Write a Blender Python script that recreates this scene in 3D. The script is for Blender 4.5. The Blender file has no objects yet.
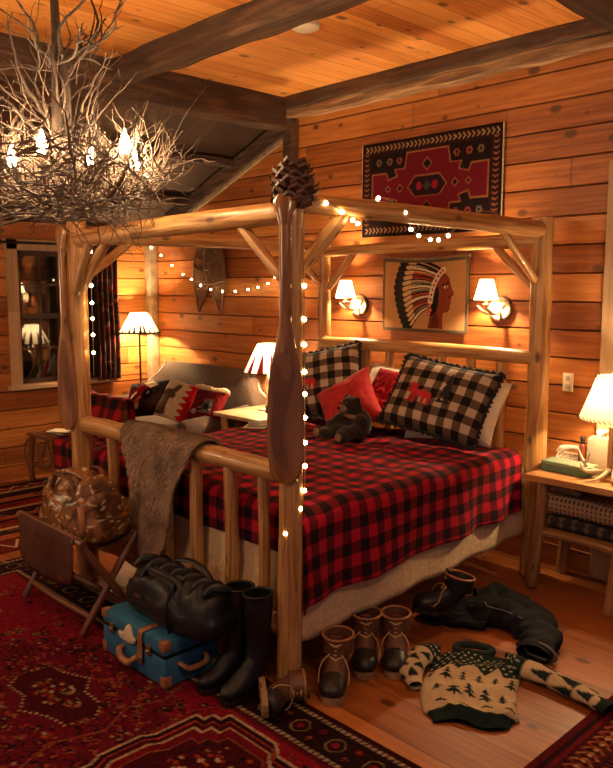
import bpy, bmesh, math, random
import numpy as np
from mathutils import Vector, Matrix, noise
random.seed(7)
R = math.radians
PI = math.pi
SC = bpy.context.scene
COL = SC.collection
V = Vector

# ------------------------------------------------------------------ helpers
def s2l(c):
    return tuple((x / 12.92 if x <= .04045 else ((x + .055) / 1.055) ** 2.4) for x in c)

def hexc(h):
    h = h.lstrip('#')
    return s2l(tuple(int(h[i:i + 2], 16) / 255 for i in (0, 2, 4)))

def world_offset(o):
    v = V((0, 0, 0))
    while o is not None:
        v += o.location
        o = o.parent
    return v

def obj(name, src, mat, parent=None, smooth=True):
    """link a bmesh or mesh (given in world coordinates) as one object"""
    if isinstance(src, bmesh.types.BMesh):
        me = bpy.data.meshes.new(name)
        bmesh.ops.recalc_face_normals(src, faces=src.faces[:])
        src.to_mesh(me)
        src.free()
    else:
        me = src
        me.name = name
    o = bpy.data.objects.new(name, me)
    COL.objects.link(o)
    for m in (mat if isinstance(mat, (list, tuple)) else [mat]):
        me.materials.append(m)
    if smooth:
        me.shade_smooth()
        try:
            me.set_sharp_from_angle(angle=R(42))
        except Exception:
            pass
    if parent is not None:
        off = world_offset(parent)
        if off.length > 0:
            me.transform(Matrix.Translation(-off))
        o.parent = parent
    return o

def tag(o, label, cat, group=None):
    o['label'] = label
    o['category'] = cat
    if group:
        o['group'] = group
    return o

def thing(name, label, cat, loc=(0, 0, 0), group=None):
    o = bpy.data.objects.new(name, None)
    COL.objects.link(o)
    o.location = loc
    o.empty_display_size = .05
    return tag(o, label, cat, group)

def struct(name, src, mat, smooth=False):
    o = obj(name, src, mat, None, smooth)
    o['kind'] = 'structure'
    return o

def dup(root, loc=None, rot=None, label=None, group=None):
    def cp(o, par):
        c = o.copy()
        COL.objects.link(c)
        c.parent = par
        for ch in o.children:
            cp(ch, c)
        return c
    r = cp(root, None)
    if loc is not None: r.location = loc
    if rot is not None: r.rotation_euler = rot
    if label: r['label'] = label
    if group: r['group'] = group
    return r

def frame_for(t):
    t = t.normalized()
    a = V((0, 0, 1)) if abs(t.z) < .9 else V((1, 0, 0))
    n = a.cross(t).normalized()
    return n, t.cross(n).normalized()

def tube(bm, pts, rads, seg=10, cap=True, flat=None, ref=None, jit=0):
    """tube through pts; flat=(a,b) scales the two section axes; ref fixes the first section axis"""
    pts = [V(p) for p in pts]
    n = len(pts)
    if not isinstance(rads, (list, tuple)):
        rads = [rads] * n
    uv = bm.loops.layers.uv.verify()
    rings = []
    L = 0
    lens = []
    nrm = None
    for i, p in enumerate(pts):
        if i: L += (p - pts[i - 1]).length
        lens.append(L)
        t = (pts[min(i + 1, n - 1)] - pts[max(i - 1, 0)])
        if t.length < 1e-9: t = V((0, 0, 1))
        t.normalize()
        if ref is not None:
            nrm = V(ref) - t * V(ref).dot(t)
            nrm.normalize()
        elif nrm is None:
            nrm, _ = frame_for(t)
        else:
            nrm = nrm - t * nrm.dot(t)
            if nrm.length < 1e-6: nrm, _ = frame_for(t)
            nrm.normalize()
        b = t.cross(nrm)
        fa, fb = (1, 1) if flat is None else (flat[i] if isinstance(flat[0], (list, tuple)) else flat)
        ring = []
        for k in range(seg):
            a = 2 * PI * k / seg
            q = rads[i] * (1 + (random.uniform(-jit, jit) if jit else 0))
            ring.append(bm.verts.new(p + nrm * (math.cos(a) * q * fa) + b * (math.sin(a) * q * fb)))
        rings.append(ring)
    for i in range(n - 1):
        for k in range(seg):
            k2 = (k + 1) % seg
            f = bm.faces.new((rings[i][k], rings[i][k2], rings[i + 1][k2], rings[i + 1][k]))
            us = (k / seg, (k + 1) / seg, (k + 1) / seg, k / seg)
            vs = (lens[i], lens[i], lens[i + 1], lens[i + 1])
            for l, uu, vv in zip(f.loops, us, vs):
                l[uv].uv = (uu, vv)
    if cap:
        for ring in (rings[0], rings[-1]):
            try: bm.faces.new(ring)
            except Exception: pass
    return rings

def smooth_pts(pts, n):
    """Catmull-Rom through pts"""
    pts = [V(p) for p in pts]
    P = [pts[0] * 2 - pts[1]] + pts + [pts[-1] * 2 - pts[-2]]
    out = []
    m = len(pts) - 1
    for i in range(m):
        a, b, c, d = P[i:i + 4]
        for k in range(n):
            t = k / n
            out.append(.5 * ((2 * b) + (c - a) * t + (2 * a - 5 * b + 4 * c - d) * t * t + (3 * b - a - 3 * c + d) * t ** 3))
    out.append(pts[-1])
    return out

def lerp_list(vals, n):
    out = []
    m = len(vals) - 1
    for i in range(m):
        for k in range(n):
            out.append(vals[i] + (vals[i + 1] - vals[i]) * k / n)
    out.append(vals[-1])
    return out

def curve_tube(bm, pts, rads, n=5, seg=8, **kw):
    sp = smooth_pts(pts, n)
    rr = lerp_list(list(rads), n) if isinstance(rads, (list, tuple)) else [rads] * len(sp)
    return tube(bm, sp, rr, seg, **kw)

def log(p0, p1, r0, r1=None, seg=16, wob=.005, bend=.01, seed=0, bm=None, n=None):
    """a peeled log: slightly bent, knobbly, with rounded ends"""
    rnd = random.Random(seed)
    bm = bm or bmesh.new()
    p0, p1 = V(p0), V(p1)
    r1 = r0 if r1 is None else r1
    L = (p1 - p0).length
    n = n or max(8, int(L / .07))
    a, b = frame_for(p1 - p0)
    ph = rnd.uniform(0, 6)
    pts, rs = [], []
    t0 = (p1 - p0).normalized()
    pts.append(p0 + t0 * .0005); rs.append(r0 * .86)
    for i in range(n + 1):
        t = i / n
        off = a * (math.sin(t * PI) * bend * math.cos(ph)) + b * (math.sin(t * PI) * bend * math.sin(ph))
        ee = .008 if i in (0,) else 0
        q = p0.lerp(p1, t) + off
        if i == 0: q += t0 * .008
        if i == n: q -= t0 * .008
        pts.append(q)
        rs.append((r0 + (r1 - r0) * t) * (1 + noise.noise(V((t * L * 6, seed * 3.1, 1))) * wob * 14))
    pts.append(p1 - t0 * .0005); rs.append(r1 * .86)
    tube(bm, pts, rs, seg, jit=wob * 2.2)
    return bm

def box(bm, c, s, rot=None, bev=0, M=None):
    """box centred at c with full size s"""
    r = bmesh.ops.create_cube(bm, size=1)
    vs = r['verts']
    bmesh.ops.scale(bm, vec=s, verts=vs)
    if bev:
        es = list({e for v in vs for e in v.link_edges})
        rb = bmesh.ops.bevel(bm, geom=es, offset=bev, segments=2, affect='EDGES', profile=.6)
        vs = list({v for f in rb['faces'] for v in f.verts} | {v for v in vs if v.is_valid})
    if rot is not None:
        m = rot if isinstance(rot, Matrix) else Matrix.Rotation(rot, 3, 'Z')
        bmesh.ops.rotate(bm, cent=(0, 0, 0), matrix=m, verts=vs)
    bmesh.ops.translate(bm, vec=c, verts=vs)
    return vs

def rough_beam(c, s, axis, seed=1, amp=.012):
    """hand hewn beam, subdivided along its length and roughened"""
    bm = bmesh.new()
    c, s = V(c), V(s)
    L = s[axis]
    n = max(6, int(L / .09))
    o = [i for i in range(3) if i != axis]
    prof = []
    m = 5
    a, b = s[o[0]] / 2, s[o[1]] / 2
    for k in range(m): prof.append((-a + 2 * a * k / m, -b))
    for k in range(m): prof.append((a, -b + 2 * b * k / m))
    for k in range(m): prof.append((a - 2 * a * k / m, b))
    for k in range(m): prof.append((-a, b - 2 * b * k / m))
    rings = []
    for i in range(n + 1):
        ring = []
        for (x, y) in prof:
            p = V((0, 0, 0))
            p[axis] = c[axis] - L / 2 + L * i / n
            p[o[0]] = c[o[0]] + x
            p[o[1]] = c[o[1]] + y
            q = V(p); q[axis] *= .35
            nz = noise.noise(q * 9 + V((seed * 7, 0, 0))) * amp
            corner = 1 - .05 * (abs(x) > a * .95 and abs(y) > b * .95)
            p[o[0]] = c[o[0]] + x * corner + nz * (1 if x > 0 else -1) * (abs(x) >= a * .99)
            p[o[1]] = c[o[1]] + y * corner + nz * (1 if y > 0 else -1) * (abs(y) >= b * .99)
            ring.append(bm.verts.new(p))
        rings.append(ring)
    for i in range(n):
        for k in range(len(prof)):
            k2 = (k + 1) % len(prof)
            bm.faces.new((rings[i][k], rings[i][k2], rings[i + 1][k2], rings[i + 1][k]))
    bm.faces.new(rings[0]); bm.faces.new(rings[-1])
    return bm

def ell(bm, c, r, rot=None, seg=16, ring=10):
    m = Matrix.Translation(c) @ (rot.to_4x4() if rot is not None else Matrix.Identity(4)) @ Matrix.Diagonal((r[0], r[1], r[2], 1))
    return bmesh.ops.create_uvsphere(bm, u_segments=seg, v_segments=ring, radius=1, matrix=m)['verts']

def lathe(bm, prof, c=(0, 0, 0), seg=28, cap=True, M=None):
    """prof: (radius, z) list"""
    M = M or Matrix.Identity(4)
    rings = []
    uv = bm.loops.layers.uv.verify()
    for (r, z) in prof:
        rings.append([bm.verts.new(V(c) + (M @ V((r * math.cos(2 * PI * k / seg), r * math.sin(2 * PI * k / seg), z)))) for k in range(seg)])
    for i in range(len(prof) - 1):
        for k in range(seg):
            k2 = (k + 1) % seg
            f = bm.faces.new((rings[i][k], rings[i][k2], rings[i + 1][k2], rings[i + 1][k]))
            for l, u_, v_ in zip(f.loops, (k, k + 1, k + 1, k), (i, i, i + 1, i + 1)):
                l[uv].uv = (u_ / seg, v_ / max(1, len(prof) - 1))
    if cap:
        for rg in (rings[0], rings[-1]):
            try: bm.faces.new(rg)
            except Exception: pass
    return rings

def prism(bm, poly, z0, z1, M=None):
    M = M or Matrix.Identity(4)
    a = [bm.verts.new(M @ V((x, y, z0))) for x, y in poly]
    b = [bm.verts.new(M @ V((x, y, z1))) for x, y in poly]
    n = len(poly)
    for i in range(n):
        j = (i + 1) % n
        bm.faces.new((a[i], a[j], b[j], b[i]))
    bm.faces.new(a[::-1]); bm.faces.new(b)

def grid_mesh(name, P, UV=None, C=None, close_u=False):
    """P: (nv,nu,3) points; UV (nv,nu,2); C (nv,nu,3) linear colours"""
    nv, nu = P.shape[:2]
    idx = np.arange(nu * nv).reshape(nv, nu)
    if close_u:
        i2 = np.concatenate([idx, idx[:, :1]], 1)
    else:
        i2 = idx
    q = np.stack([i2[:-1, :-1], i2[:-1, 1:], i2[1:, 1:], i2[1:, :-1]], -1).reshape(-1, 4)
    me = bpy.data.meshes.new(name)
    me.vertices.add(nu * nv)
    me.vertices.foreach_set('co', P.astype(np.float32).ravel())
    nf = len(q)
    me.loops.add(nf * 4)
    me.polygons.add(nf)
    me.loops.foreach_set('vertex_index', q.astype(np.int32).ravel())
    me.polygons.foreach_set('loop_start', np.arange(0, nf * 4, 4, dtype=np.int32))
    try:
        me.polygons.foreach_set('loop_total', np.full(nf, 4, dtype=np.int32))
    except Exception:
        pass
    me.update(calc_edges=True)
    me.validate()
    if UV is not None:
        l = me.uv_layers.new(name='UVMap')
        l.data.foreach_set('uv', UV.reshape(-1, 2)[q.ravel()].astype(np.float32).ravel())
    if C is not None:
        at = me.color_attributes.new('Col', 'FLOAT_COLOR', 'POINT')
        c4 = np.concatenate([C.reshape(-1, 3), np.ones((nu * nv, 1))], 1)
        at.data.foreach_set('color', c4.astype(np.float32).ravel())
    return me

def solid(o, t, off=-1):
    m = o.modifiers.new('thick', 'SOLIDIFY')
    m.thickness = t
    m.offset = off
    return o

class Canvas:
    """tiny rasteriser for woven patterns; coordinates in metres, origin at lower left"""
    def __init__(s, W, H, nx, ny, bg):
        s.W, s.H, s.nx, s.ny = W, H, nx, ny
        s.x, s.y = np.meshgrid(np.linspace(0, W, nx), np.linspace(0, H, ny))
        s.a = np.zeros((ny, nx, 3)) + np.array(bg)
    def put(s, m, c): s.a[m] = c
    def rect(s, x0, y0, x1, y1, c): s.put((s.x >= x0) & (s.x <= x1) & (s.y >= y0) & (s.y <= y1), c)
    def inpoly(s, P):
        ins = np.zeros(s.x.shape, bool)
        n = len(P)
        for i in range(n):
            x0, y0 = P[i]; x1, y1 = P[(i + 1) % n]
            if y0 == y1: continue
            cnd = ((y0 > s.y) != (y1 > s.y)) & (s.x < (x1 - x0) * (s.y - y0) / (y1 - y0) + x0)
            ins ^= cnd
        return ins
    def poly(s, P, c): s.put(s.inpoly(P), c)
    def ell(s, cx, cy, rx, ry, c): s.put(((s.x - cx) / rx) ** 2 + ((s.y - cy) / ry) ** 2 <= 1, c)
    def seg(s, p, q, w, c):
        px, py = p; qx, qy = q
        dx, dy = qx - px, qy - py
        L = dx * dx + dy * dy + 1e-12
        t = np.clip(((s.x - px) * dx + (s.y - py) * dy) / L, 0, 1)
        s.put((s.x - px - t * dx) ** 2 + (s.y - py - t * dy) ** 2 <= (w / 2) ** 2, c)
    def path(s, P, w, c, closed=False):
        for i in range(len(P) - (0 if closed else 1)):
            s.seg(P[i], P[(i + 1) % len(P)], w, c)

# ------------------------------------------------------------------ materials
def mat_new(name):
    m = bpy.data.materials.new(name)
    m.use_nodes = True
    nt = m.node_tree
    return m, nt, nt.nodes, nt.links, nt.nodes['Principled BSDF']

def N(nt, t, **kw):
    n = nt.nodes.new(t)
    for k, v in kw.items():
        if hasattr(n, k): setattr(n, k, v)
        else: n.inputs[k].default_value = v
    return n

def ramp(nt, stops, interp='LINEAR'):
    r = nt.nodes.new('ShaderNodeValToRGB')
    r.color_ramp.interpolation = interp
    e = r.color_ramp.elements
    while len(e) < len(stops): e.new(.5)
    for i, (p, c) in enumerate(stops):
        e[i].position = p
        e[i].color = (*c, 1) if len(c) == 3 else c
    return r

def mathn(nt, op, a, b=None, c=None):
    n = nt.nodes.new('ShaderNodeMath'); n.operation = op
    for i, x in enumerate((a, b, c)):
        if x is None: continue
        if isinstance(x, (int, float)): n.inputs[i].default_value = x
        else: nt.links.new(x, n.inputs[i])
    return n.outputs[0]

def mixc(nt, f, a, b, mode='MIX'):
    n = nt.nodes.new('ShaderNodeMix'); n.data_type = 'RGBA'; n.blend_type = mode
    for sock, x in ((n.inputs[0], f), (n.inputs[6], a), (n.inputs[7], b)):
        if isinstance(x, (int, float)): sock.default_value = x
        elif isinstance(x, tuple): sock.default_value = (*x, 1) if len(x) == 3 else x
        else: nt.links.new(x, sock)
    return n.outputs[2]

def simple(name, col, rough=.6, metal=0, noise_s=0, noise_a=.25, bump=0, sheen=0, spec=None):
    m, nt, nd, ln, b = mat_new(name)
    b.inputs['Roughness'].default_value = rough
    b.inputs['Metallic'].default_value = metal
    if sheen:
        b.inputs['Sheen Weight'].default_value = sheen
    if spec is not None: b.inputs['Specular IOR Level'].default_value = spec
    if noise_s:
        tc = N(nt, 'ShaderNodeTexCoord')
        nz = N(nt, 'ShaderNodeTexNoise', Scale=noise_s, Detail=4.0)
        ln.new(tc.outputs['Object'], nz.inputs['Vector'])
        lo = tuple(x * (1 - noise_a) for x in col); hi = tuple(min(1, x * (1 + noise_a)) for x in col)
        rp = ramp(nt, [(.3, lo), (.7, hi)])
        ln.new(nz.outputs[0], rp.inputs[0])
        ln.new(rp.outputs[0], b.inputs['Base Color'])
        if bump:
            bp = N(nt, 'ShaderNodeBump', Strength=bump, Distance=.01)
            ln.new(nz.outputs[0], bp.inputs['Height'])
            ln.new(bp.outputs[0], b.inputs['Normal'])
    else:
        b.inputs['Base Color'].default_value = (*col, 1)
    return m

def plank_mat(name, lo, mid, hi, axis, across, width, off=0, rough=.45, seam=True, knots=True, length=1.9, bump=.25):
    """solid timber boards: grain along one axis, tone changes from board to board"""
    m, nt, nd, ln, b = mat_new(name)
    tc = N(nt, 'ShaderNodeTexCoord')
    sp = N(nt, 'ShaderNodeSeparateXYZ'); ln.new(tc.outputs['Object'], sp.inputs[0])
    al, ac = sp.outputs[axis], sp.outputs[across]
    third = sp.outputs[3 - axis - across]
    row = mathn(nt, 'FLOOR', mathn(nt, 'DIVIDE', mathn(nt, 'SUBTRACT', ac, off), width))
    wn = N(nt, 'ShaderNodeTexWhiteNoise', noise_dimensions='1D'); ln.new(row, wn.inputs['W'])
    shift = mathn(nt, 'MULTIPLY', wn.outputs['Value'], 37.0)
    al2 = mathn(nt, 'ADD', al, shift)
    brd = mathn(nt, 'FLOOR', mathn(nt, 'DIVIDE', al2, length))
    wn2 = N(nt, 'ShaderNodeTexWhiteNoise', noise_dimensions='2D')
    cv2 = N(nt, 'ShaderNodeCombineXYZ'); ln.new(row, cv2.inputs[0]); ln.new(brd, cv2.inputs[1]); ln.new(cv2.outputs[0], wn2.inputs['Vector'])
    cv = N(nt, 'ShaderNodeCombineXYZ')
    ln.new(mathn(nt, 'MULTIPLY', al2, .9), cv.inputs[0])
    ln.new(mathn(nt, 'MULTIPLY', ac, 16.0), cv.inputs[1])
    ln.new(mathn(nt, 'MULTIPLY', third, 8.0), cv.inputs[2])
    nz = N(nt, 'ShaderNodeTexNoise', Scale=2.2, Detail=6.0, Roughness=.6, Distortion=.6)
    ln.new(cv.outputs[0], nz.inputs['Vector'])
    val = mathn(nt, 'ADD', mathn(nt, 'MULTIPLY', nz.outputs[0], .75), mathn(nt, 'MULTIPLY', wn2.outputs['Value'], .35))
    rp = ramp(nt, [(.34, lo), (.53, mid), (.72, hi)])
    ln.new(val, rp.inputs[0])
    colr = rp.outputs[0]
    if knots:
        kv = N(nt, 'ShaderNodeCombineXYZ')
        ln.new(mathn(nt, 'MULTIPLY', al2, 3.1), kv.inputs[0])
        ln.new(mathn(nt, 'MULTIPLY', ac, 5.2), kv.inputs[1])
        vo = N(nt, 'ShaderNodeTexVoronoi', Scale=1.0); vo.voronoi_dimensions = '2D'
        ln.new(kv.outputs[0], vo.inputs['Vector'])
        sz = mathn(nt, 'SUBTRACT', mathn(nt, 'MULTIPLY', N2sep(nt, vo.outputs['Color']), .22), .115)
        kn = N(nt, 'ShaderNodeMapRange'); kn.interpolation_type = 'SMOOTHSTEP'
        ln.new(mathn(nt, 'SUBTRACT', vo.outputs['Distance'], sz), kn.inputs[0])
        kn.inputs[1].default_value = -.02; kn.inputs[2].default_value = .07
        kn.inputs[3].default_value = .82; kn.inputs[4].default_value = 0
        colr = mixc(nt, kn.outputs[0], colr, tuple(x * .16 for x in mid))
    if seam:
        fr = mathn(nt, 'FRACT', mathn(nt, 'DIVIDE', mathn(nt, 'SUBTRACT', ac, off), width))
        d = mathn(nt, 'MINIMUM', fr, mathn(nt, 'SUBTRACT', 1.0, fr))
        fe = mathn(nt, 'FRACT', mathn(nt, 'DIVIDE', al2, length))
        de = mathn(nt, 'MULTIPLY', mathn(nt, 'MINIMUM', fe, mathn(nt, 'SUBTRACT', 1.0, fe)), length / width)
        dm = mathn(nt, 'MINIMUM', d, de)
        sm = N(nt, 'ShaderNodeMapRange'); ln.new(dm, sm.inputs[0])
        sm.inputs[1].default_value = .006 / width * .25; sm.inputs[2].default_value = .006 / width * .8
        sm.inputs[3].default_value = .62; sm.inputs[4].default_value = 0
        colr = mixc(nt, sm.outputs[0], colr, tuple(x * .1 for x in lo))
        inv = mathn(nt, 'SUBTRACT', 1.0, sm.outputs[0])
        hgt = mathn(nt, 'ADD', mathn(nt, 'MULTIPLY', nz.outputs[0], .15), inv)
    else:
        hgt = nz.outputs[0]
    ln.new(colr, b.inputs['Base Color'])
    b.inputs['Roughness'].default_value = rough
    bp = N(nt, 'ShaderNodeBump', Strength=bump, Distance=.01)
    ln.new(hgt, bp.inputs['Height']); ln.new(bp.outputs[0], b.inputs['Normal'])
    return m

def N2sep(nt, col):
    s = nt.nodes.new('ShaderNodeSeparateColor'); nt.links.new(col, s.inputs[0])
    return s.outputs[0]

def log_mat(name, lo, mid, hi, rough=.42, knots=True, coat=0, fine=1.1):
    """peeled pole: grain along the UV v axis"""
    m, nt, nd, ln, b = mat_new(name)
    uv = N(nt, 'ShaderNodeUVMap')
    tc = N(nt, 'ShaderNodeTexCoord')
    oi = N(nt, 'ShaderNodeObjectInfo')
    sp = N(nt, 'ShaderNodeSeparateXYZ'); ln.new(uv.outputs[0], sp.inputs[0])
    ang = mathn(nt, 'MULTIPLY', sp.outputs[0], 2 * PI)
    off = mathn(nt, 'MULTIPLY', oi.outputs['Random'], 20.0)
    cv = N(nt, 'ShaderNodeCombineXYZ')
    ln.new(mathn(nt, 'MULTIPLY', mathn(nt, 'COSINE', ang), fine), cv.inputs[0])
    ln.new(mathn(nt, 'MULTIPLY', mathn(nt, 'SINE', ang), fine), cv.inputs[1])
    ln.new(mathn(nt, 'ADD', mathn(nt, 'MULTIPLY', sp.outputs[1], 1.2), off), cv.inputs[2])
    nz = N(nt, 'ShaderNodeTexNoise', Scale=2.0, Detail=5.0, Distortion=.8)
    ln.new(cv.outputs[0], nz.inputs['Vector'])
    rp = ramp(nt, [(.36, lo), (.5, mid), (.66, hi)])
    ln.new(nz.outputs[0], rp.inputs[0])
    c = rp.outputs[0]
    if knots:
        kv = N(nt, 'ShaderNodeCombineXYZ')
        ln.new(mathn(nt, 'MULTIPLY', mathn(nt, 'COSINE', ang), .55), kv.inputs[0])
        ln.new(mathn(nt, 'MULTIPLY', mathn(nt, 'SINE', ang), .55), kv.inputs[1])
        ln.new(mathn(nt, 'ADD', mathn(nt, 'MULTIPLY', sp.outputs[1], 4.5), off), kv.inputs[2])
        vo = N(nt, 'ShaderNodeTexVoronoi', Scale=1.0)
        ln.new(kv.outputs[0], vo.inputs['Vector'])
        kn = N(nt, 'ShaderNodeMapRange'); kn.interpolation_type = 'SMOOTHSTEP'
        ln.new(vo.outputs['Distance'], kn.inputs[0])
        kn.inputs[1].default_value = .07; kn.inputs[2].default_value = .20
        kn.inputs[3].default_value = .85; kn.inputs[4].default_value = 0
        c = mixc(nt, kn.outputs[0], c, tuple(x * .14 for x in mid))
    ln.new(c, b.inputs['Base Color'])
    b.inputs['Roughness'].default_value = rough
    if coat: b.inputs['Coat Weight'].default_value = coat
    bp = N(nt, 'ShaderNodeBump', Strength=.25, Distance=.01)
    ln.new(nz.outputs[0], bp.inputs['Height']); ln.new(bp.outputs[0], b.inputs['Normal'])
    return m

def plaid_mat(name, dark, midc, light, period, twill=0, rough=.9, soft=.02):
    """buffalo check from UV in metres"""
    m, nt, nd, ln, b = mat_new(name)
    uv = N(nt, 'ShaderNodeUVMap')
    sp = N(nt, 'ShaderNodeSeparateXYZ'); ln.new(uv.outputs[0], sp.inputs[0])
    nw = N(nt, 'ShaderNodeTexNoise', Scale=5.0, Detail=1.0)
    ln.new(uv.outputs[0], nw.inputs['Vector'])
    wob = mathn(nt, 'MULTIPLY', mathn(nt, 'SUBTRACT', nw.outputs[0], .5), .012)
    st = []
    for i in range(2):
        f = mathn(nt, 'FRACT', mathn(nt, 'DIVIDE', mathn(nt, 'ADD', sp.outputs[i], wob), period))
        d = mathn(nt, 'ABSOLUTE', mathn(nt, 'SUBTRACT', f, .5))
        mr = N(nt, 'ShaderNodeMapRange'); ln.new(d, mr.inputs[0])
        mr.inputs[1].default_value = .25 - soft; mr.inputs[2].default_value = .25 + soft
        mr.inputs[3].default_value = 0; mr.inputs[4].default_value = 1
        st.append(mr.outputs[0])
    sm = mathn(nt, 'DIVIDE', mathn(nt, 'ADD', st[0], st[1]), 2.0)
    rp = ramp(nt, [(0, light), (.5, midc), (1, dark)])
    ln.new(sm, rp.inputs[0])
    nz = N(nt, 'ShaderNodeTexNoise', Scale=160.0, Detail=2.0)
    ln.new(uv.outputs[0], nz.inputs['Vector'])
    rq = ramp(nt, [(.3, (.7, .7, .7)), (.7, (1, 1, 1))]); ln.new(nz.outputs[0], rq.inputs[0])
    c = mixc(nt, 1.0, rp.outputs[0], rq.outputs[0], 'MULTIPLY')
    ln.new(c, b.inputs['Base Color'])
    b.inputs['Roughness'].default_value = rough
    b.inputs['Sheen Weight'].default_value = .03
    b.inputs['Specular IOR Level'].default_value = .2
    bp = N(nt, 'ShaderNodeBump', Strength=.2, Distance=.004)
    ln.new(nz.outputs[0], bp.inputs['Height']); ln.new(bp.outputs[0], b.inputs['Normal'])
    return m

def woven_mat(name, rough=.95, fleck=.5, scale=90, bump=.3, spec=.15):
    """cloth coloured by the woven pattern held on its mesh"""
    m, nt, nd, ln, b = mat_new(name)
    at = N(nt, 'ShaderNodeAttribute', attribute_name='Col')
    tc = N(nt, 'ShaderNodeTexCoord')
    nz = N(nt, 'ShaderNodeTexNoise', Scale=float(scale), Detail=3.0)
    ln.new(tc.outputs['Object'], nz.inputs['Vector'])
    rp = ramp(nt, [(.3, (1 - fleck,) * 3), (.7, (1, 1, 1))])
    ln.new(nz.outputs[0], rp.inputs[0])
    c = mixc(nt, 1.0, at.outputs['Color'], rp.outputs[0], 'MULTIPLY')
    ln.new(c, b.inputs['Base Color'])
    b.inputs['Roughness'].default_value = rough
    b.inputs['Specular IOR Level'].default_value = spec
    bp = N(nt, 'ShaderNodeBump', Strength=bump, Distance=.005)
    ln.new(nz.outputs[0], bp.inputs['Height']); ln.new(bp.outputs[0], b.inputs['Normal'])
    return m

def emit_mat(name, col, st):
    m, nt, nd, ln, b = mat_new(name)
    b.inputs['Base Color'].default_value = (*col, 1)
    b.inputs['Emission Color'].default_value = (*col, 1)
    b.inputs['Emission Strength'].default_value = st
    return m

def shade_mat(name, col, trans=.55):
    m, nt, nd, ln, b = mat_new(name)
    out = nd['Material Output']
    d = N(nt, 'ShaderNodeBsdfDiffuse'); d.inputs[0].default_value = (*col, 1)
    t = N(nt, 'ShaderNodeBsdfTranslucent'); t.inputs[0].default_value = (*col, 1)
    mx = N(nt, 'ShaderNodeMixShader'); mx.inputs[0].default_value = trans
    ln.new(d.outputs[0], mx.inputs[1]); ln.new(t.outputs[0], mx.inputs[2])
    ln.new(mx.outputs[0], out.inputs[0])
    nd.remove(b)
    return m

M = {}
M['pine_wall'] = plank_mat('pine_wall', (.22, .058, .011), (.39, .120, .024), (.55, .205, .047), 0, 2, .1722, .1236, length=3.7, rough=.5)
M['pine_left'] = plank_mat('pine_left', (.25, .070, .013), (.44, .143, .029), (.60, .235, .056), 1, 2, .1722, .1236, length=3.7, rough=.5)
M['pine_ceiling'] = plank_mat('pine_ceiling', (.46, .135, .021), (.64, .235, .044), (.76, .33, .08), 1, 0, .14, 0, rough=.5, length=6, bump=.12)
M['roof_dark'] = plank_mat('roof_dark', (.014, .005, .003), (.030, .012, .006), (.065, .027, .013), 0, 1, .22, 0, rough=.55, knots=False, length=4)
M['floor'] = plank_mat('floor', (.18, .045, .009), (.31, .088, .017), (.44, .145, .033), 0, 1, .235, .06, rough=.42, length=2.6, bump=.15)
M['beam'] = plank_mat('beam', (.020, .010, .007), (.062, .030, .017), (.17, .085, .046), 0, 1, 3, .9, seam=False, knots=False, rough=.75, bump=.9, length=9)
M['beam_y'] = plank_mat('beam_y', (.020, .010, .007), (.062, .030, .017), (.17, .085, .046), 1, 0, 3, .9, seam=False, knots=False, rough=.75, bump=.9, length=9)
M['bark'] = plank_mat('bark', (.05, .022, .012), (.19, .095, .045), (.5, .30, .16), 0, 2, 3, .9, seam=False, knots=False, rough=.8, bump=.9, length=9)
M['grey_trim'] = simple('grey_trim', (.33, .24, .15), .6, noise_s=14, noise_a=.35)
M['tan_trim'] = plank_mat('tan_trim', (.38, .24, .13), (.50, .33, .19), (.58, .41, .25), 2, 1, 3, .9, seam=False, knots=False, rough=.55)
M['log'] = log_mat('log', (.30, .125, .036), (.47, .235, .078), (.60, .34, .135), .4, coat=.15)
M['log_old'] = log_mat('log_old', (.24, .11, .04), (.35, .18, .07), (.45, .25, .11), .42)
M['stick'] = log_mat('stick', (.10, .035, .02), (.19, .07, .035), (.27, .11, .06), .35, False)
M['pale_stick'] = simple('pale_stick', (.7, .55, .38), .5, noise_s=30)
M['paddle'] = log_mat('paddle', (.13, .050, .016), (.24, .10, .032), (.34, .155, .052), .25, True, .5, .35)
M['blanket'] = plaid_mat('blanket', (.016, .004, .007), (.155, .003, .013), (.52, .006, .028), .108)
M['throw'] = plaid_mat('throw', (.012, .010, .012), (.14, .010, .012), (.48, .016, .022), .17)
M['gingham'] = plaid_mat('gingham', (.010, .008, .008), (.13, .085, .055), (.58, .45, .33), .105, soft=.01)
M['red_cloth'] = simple('red_cloth', (.46, .012, .016), .85, noise_s=26, noise_a=.2, bump=.1, sheen=.2)
M['black_cloth'] = simple('black_cloth', (.012, .010, .011), .9, noise_s=60, sheen=.05)
M['white_cloth'] = simple('white_cloth', (.75, .68, .58), .9, noise_s=20, noise_a=.06, bump=.08)
M['cream_skirt'] = simple('cream_skirt', (.64, .45, .26), .95, noise_s=42, noise_a=.14, bump=.35)
M['mattress'] = simple('mattress', (.62, .55, .45), .9)
M['woven'] = woven_mat('woven')
M['woven_fine'] = woven_mat('woven_fine', fleck=.25, scale=140, bump=.2)
M['rug_pile'] = woven_mat('rug_pile', fleck=.62, scale=75, bump=.45, spec=.1)
M['iron'] = simple('iron', (.015, .013, .012), .5, .6)
M['brass'] = simple('brass', (.45, .3, .12), .35, .9)
M['bulb'] = emit_mat('bulb', (1, .67, .34), 1500)
M['floor_bulb'] = emit_mat('floor_bulb', (1, .68, .34), 2500)
M['stand_bulb'] = emit_mat('stand_bulb', (1, .67, .34), 800)
M['flame_bulb'] = emit_mat('flame_bulb', (1, .67, .34), 620)
M['sconce_bulb'] = emit_mat('sconce_bulb', (1, .69, .36), 3400)
M['fairy'] = emit_mat('fairy', (1, .68, .30), 42)
M['wire'] = simple('wire', (.30, .22, .10), .5)
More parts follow.
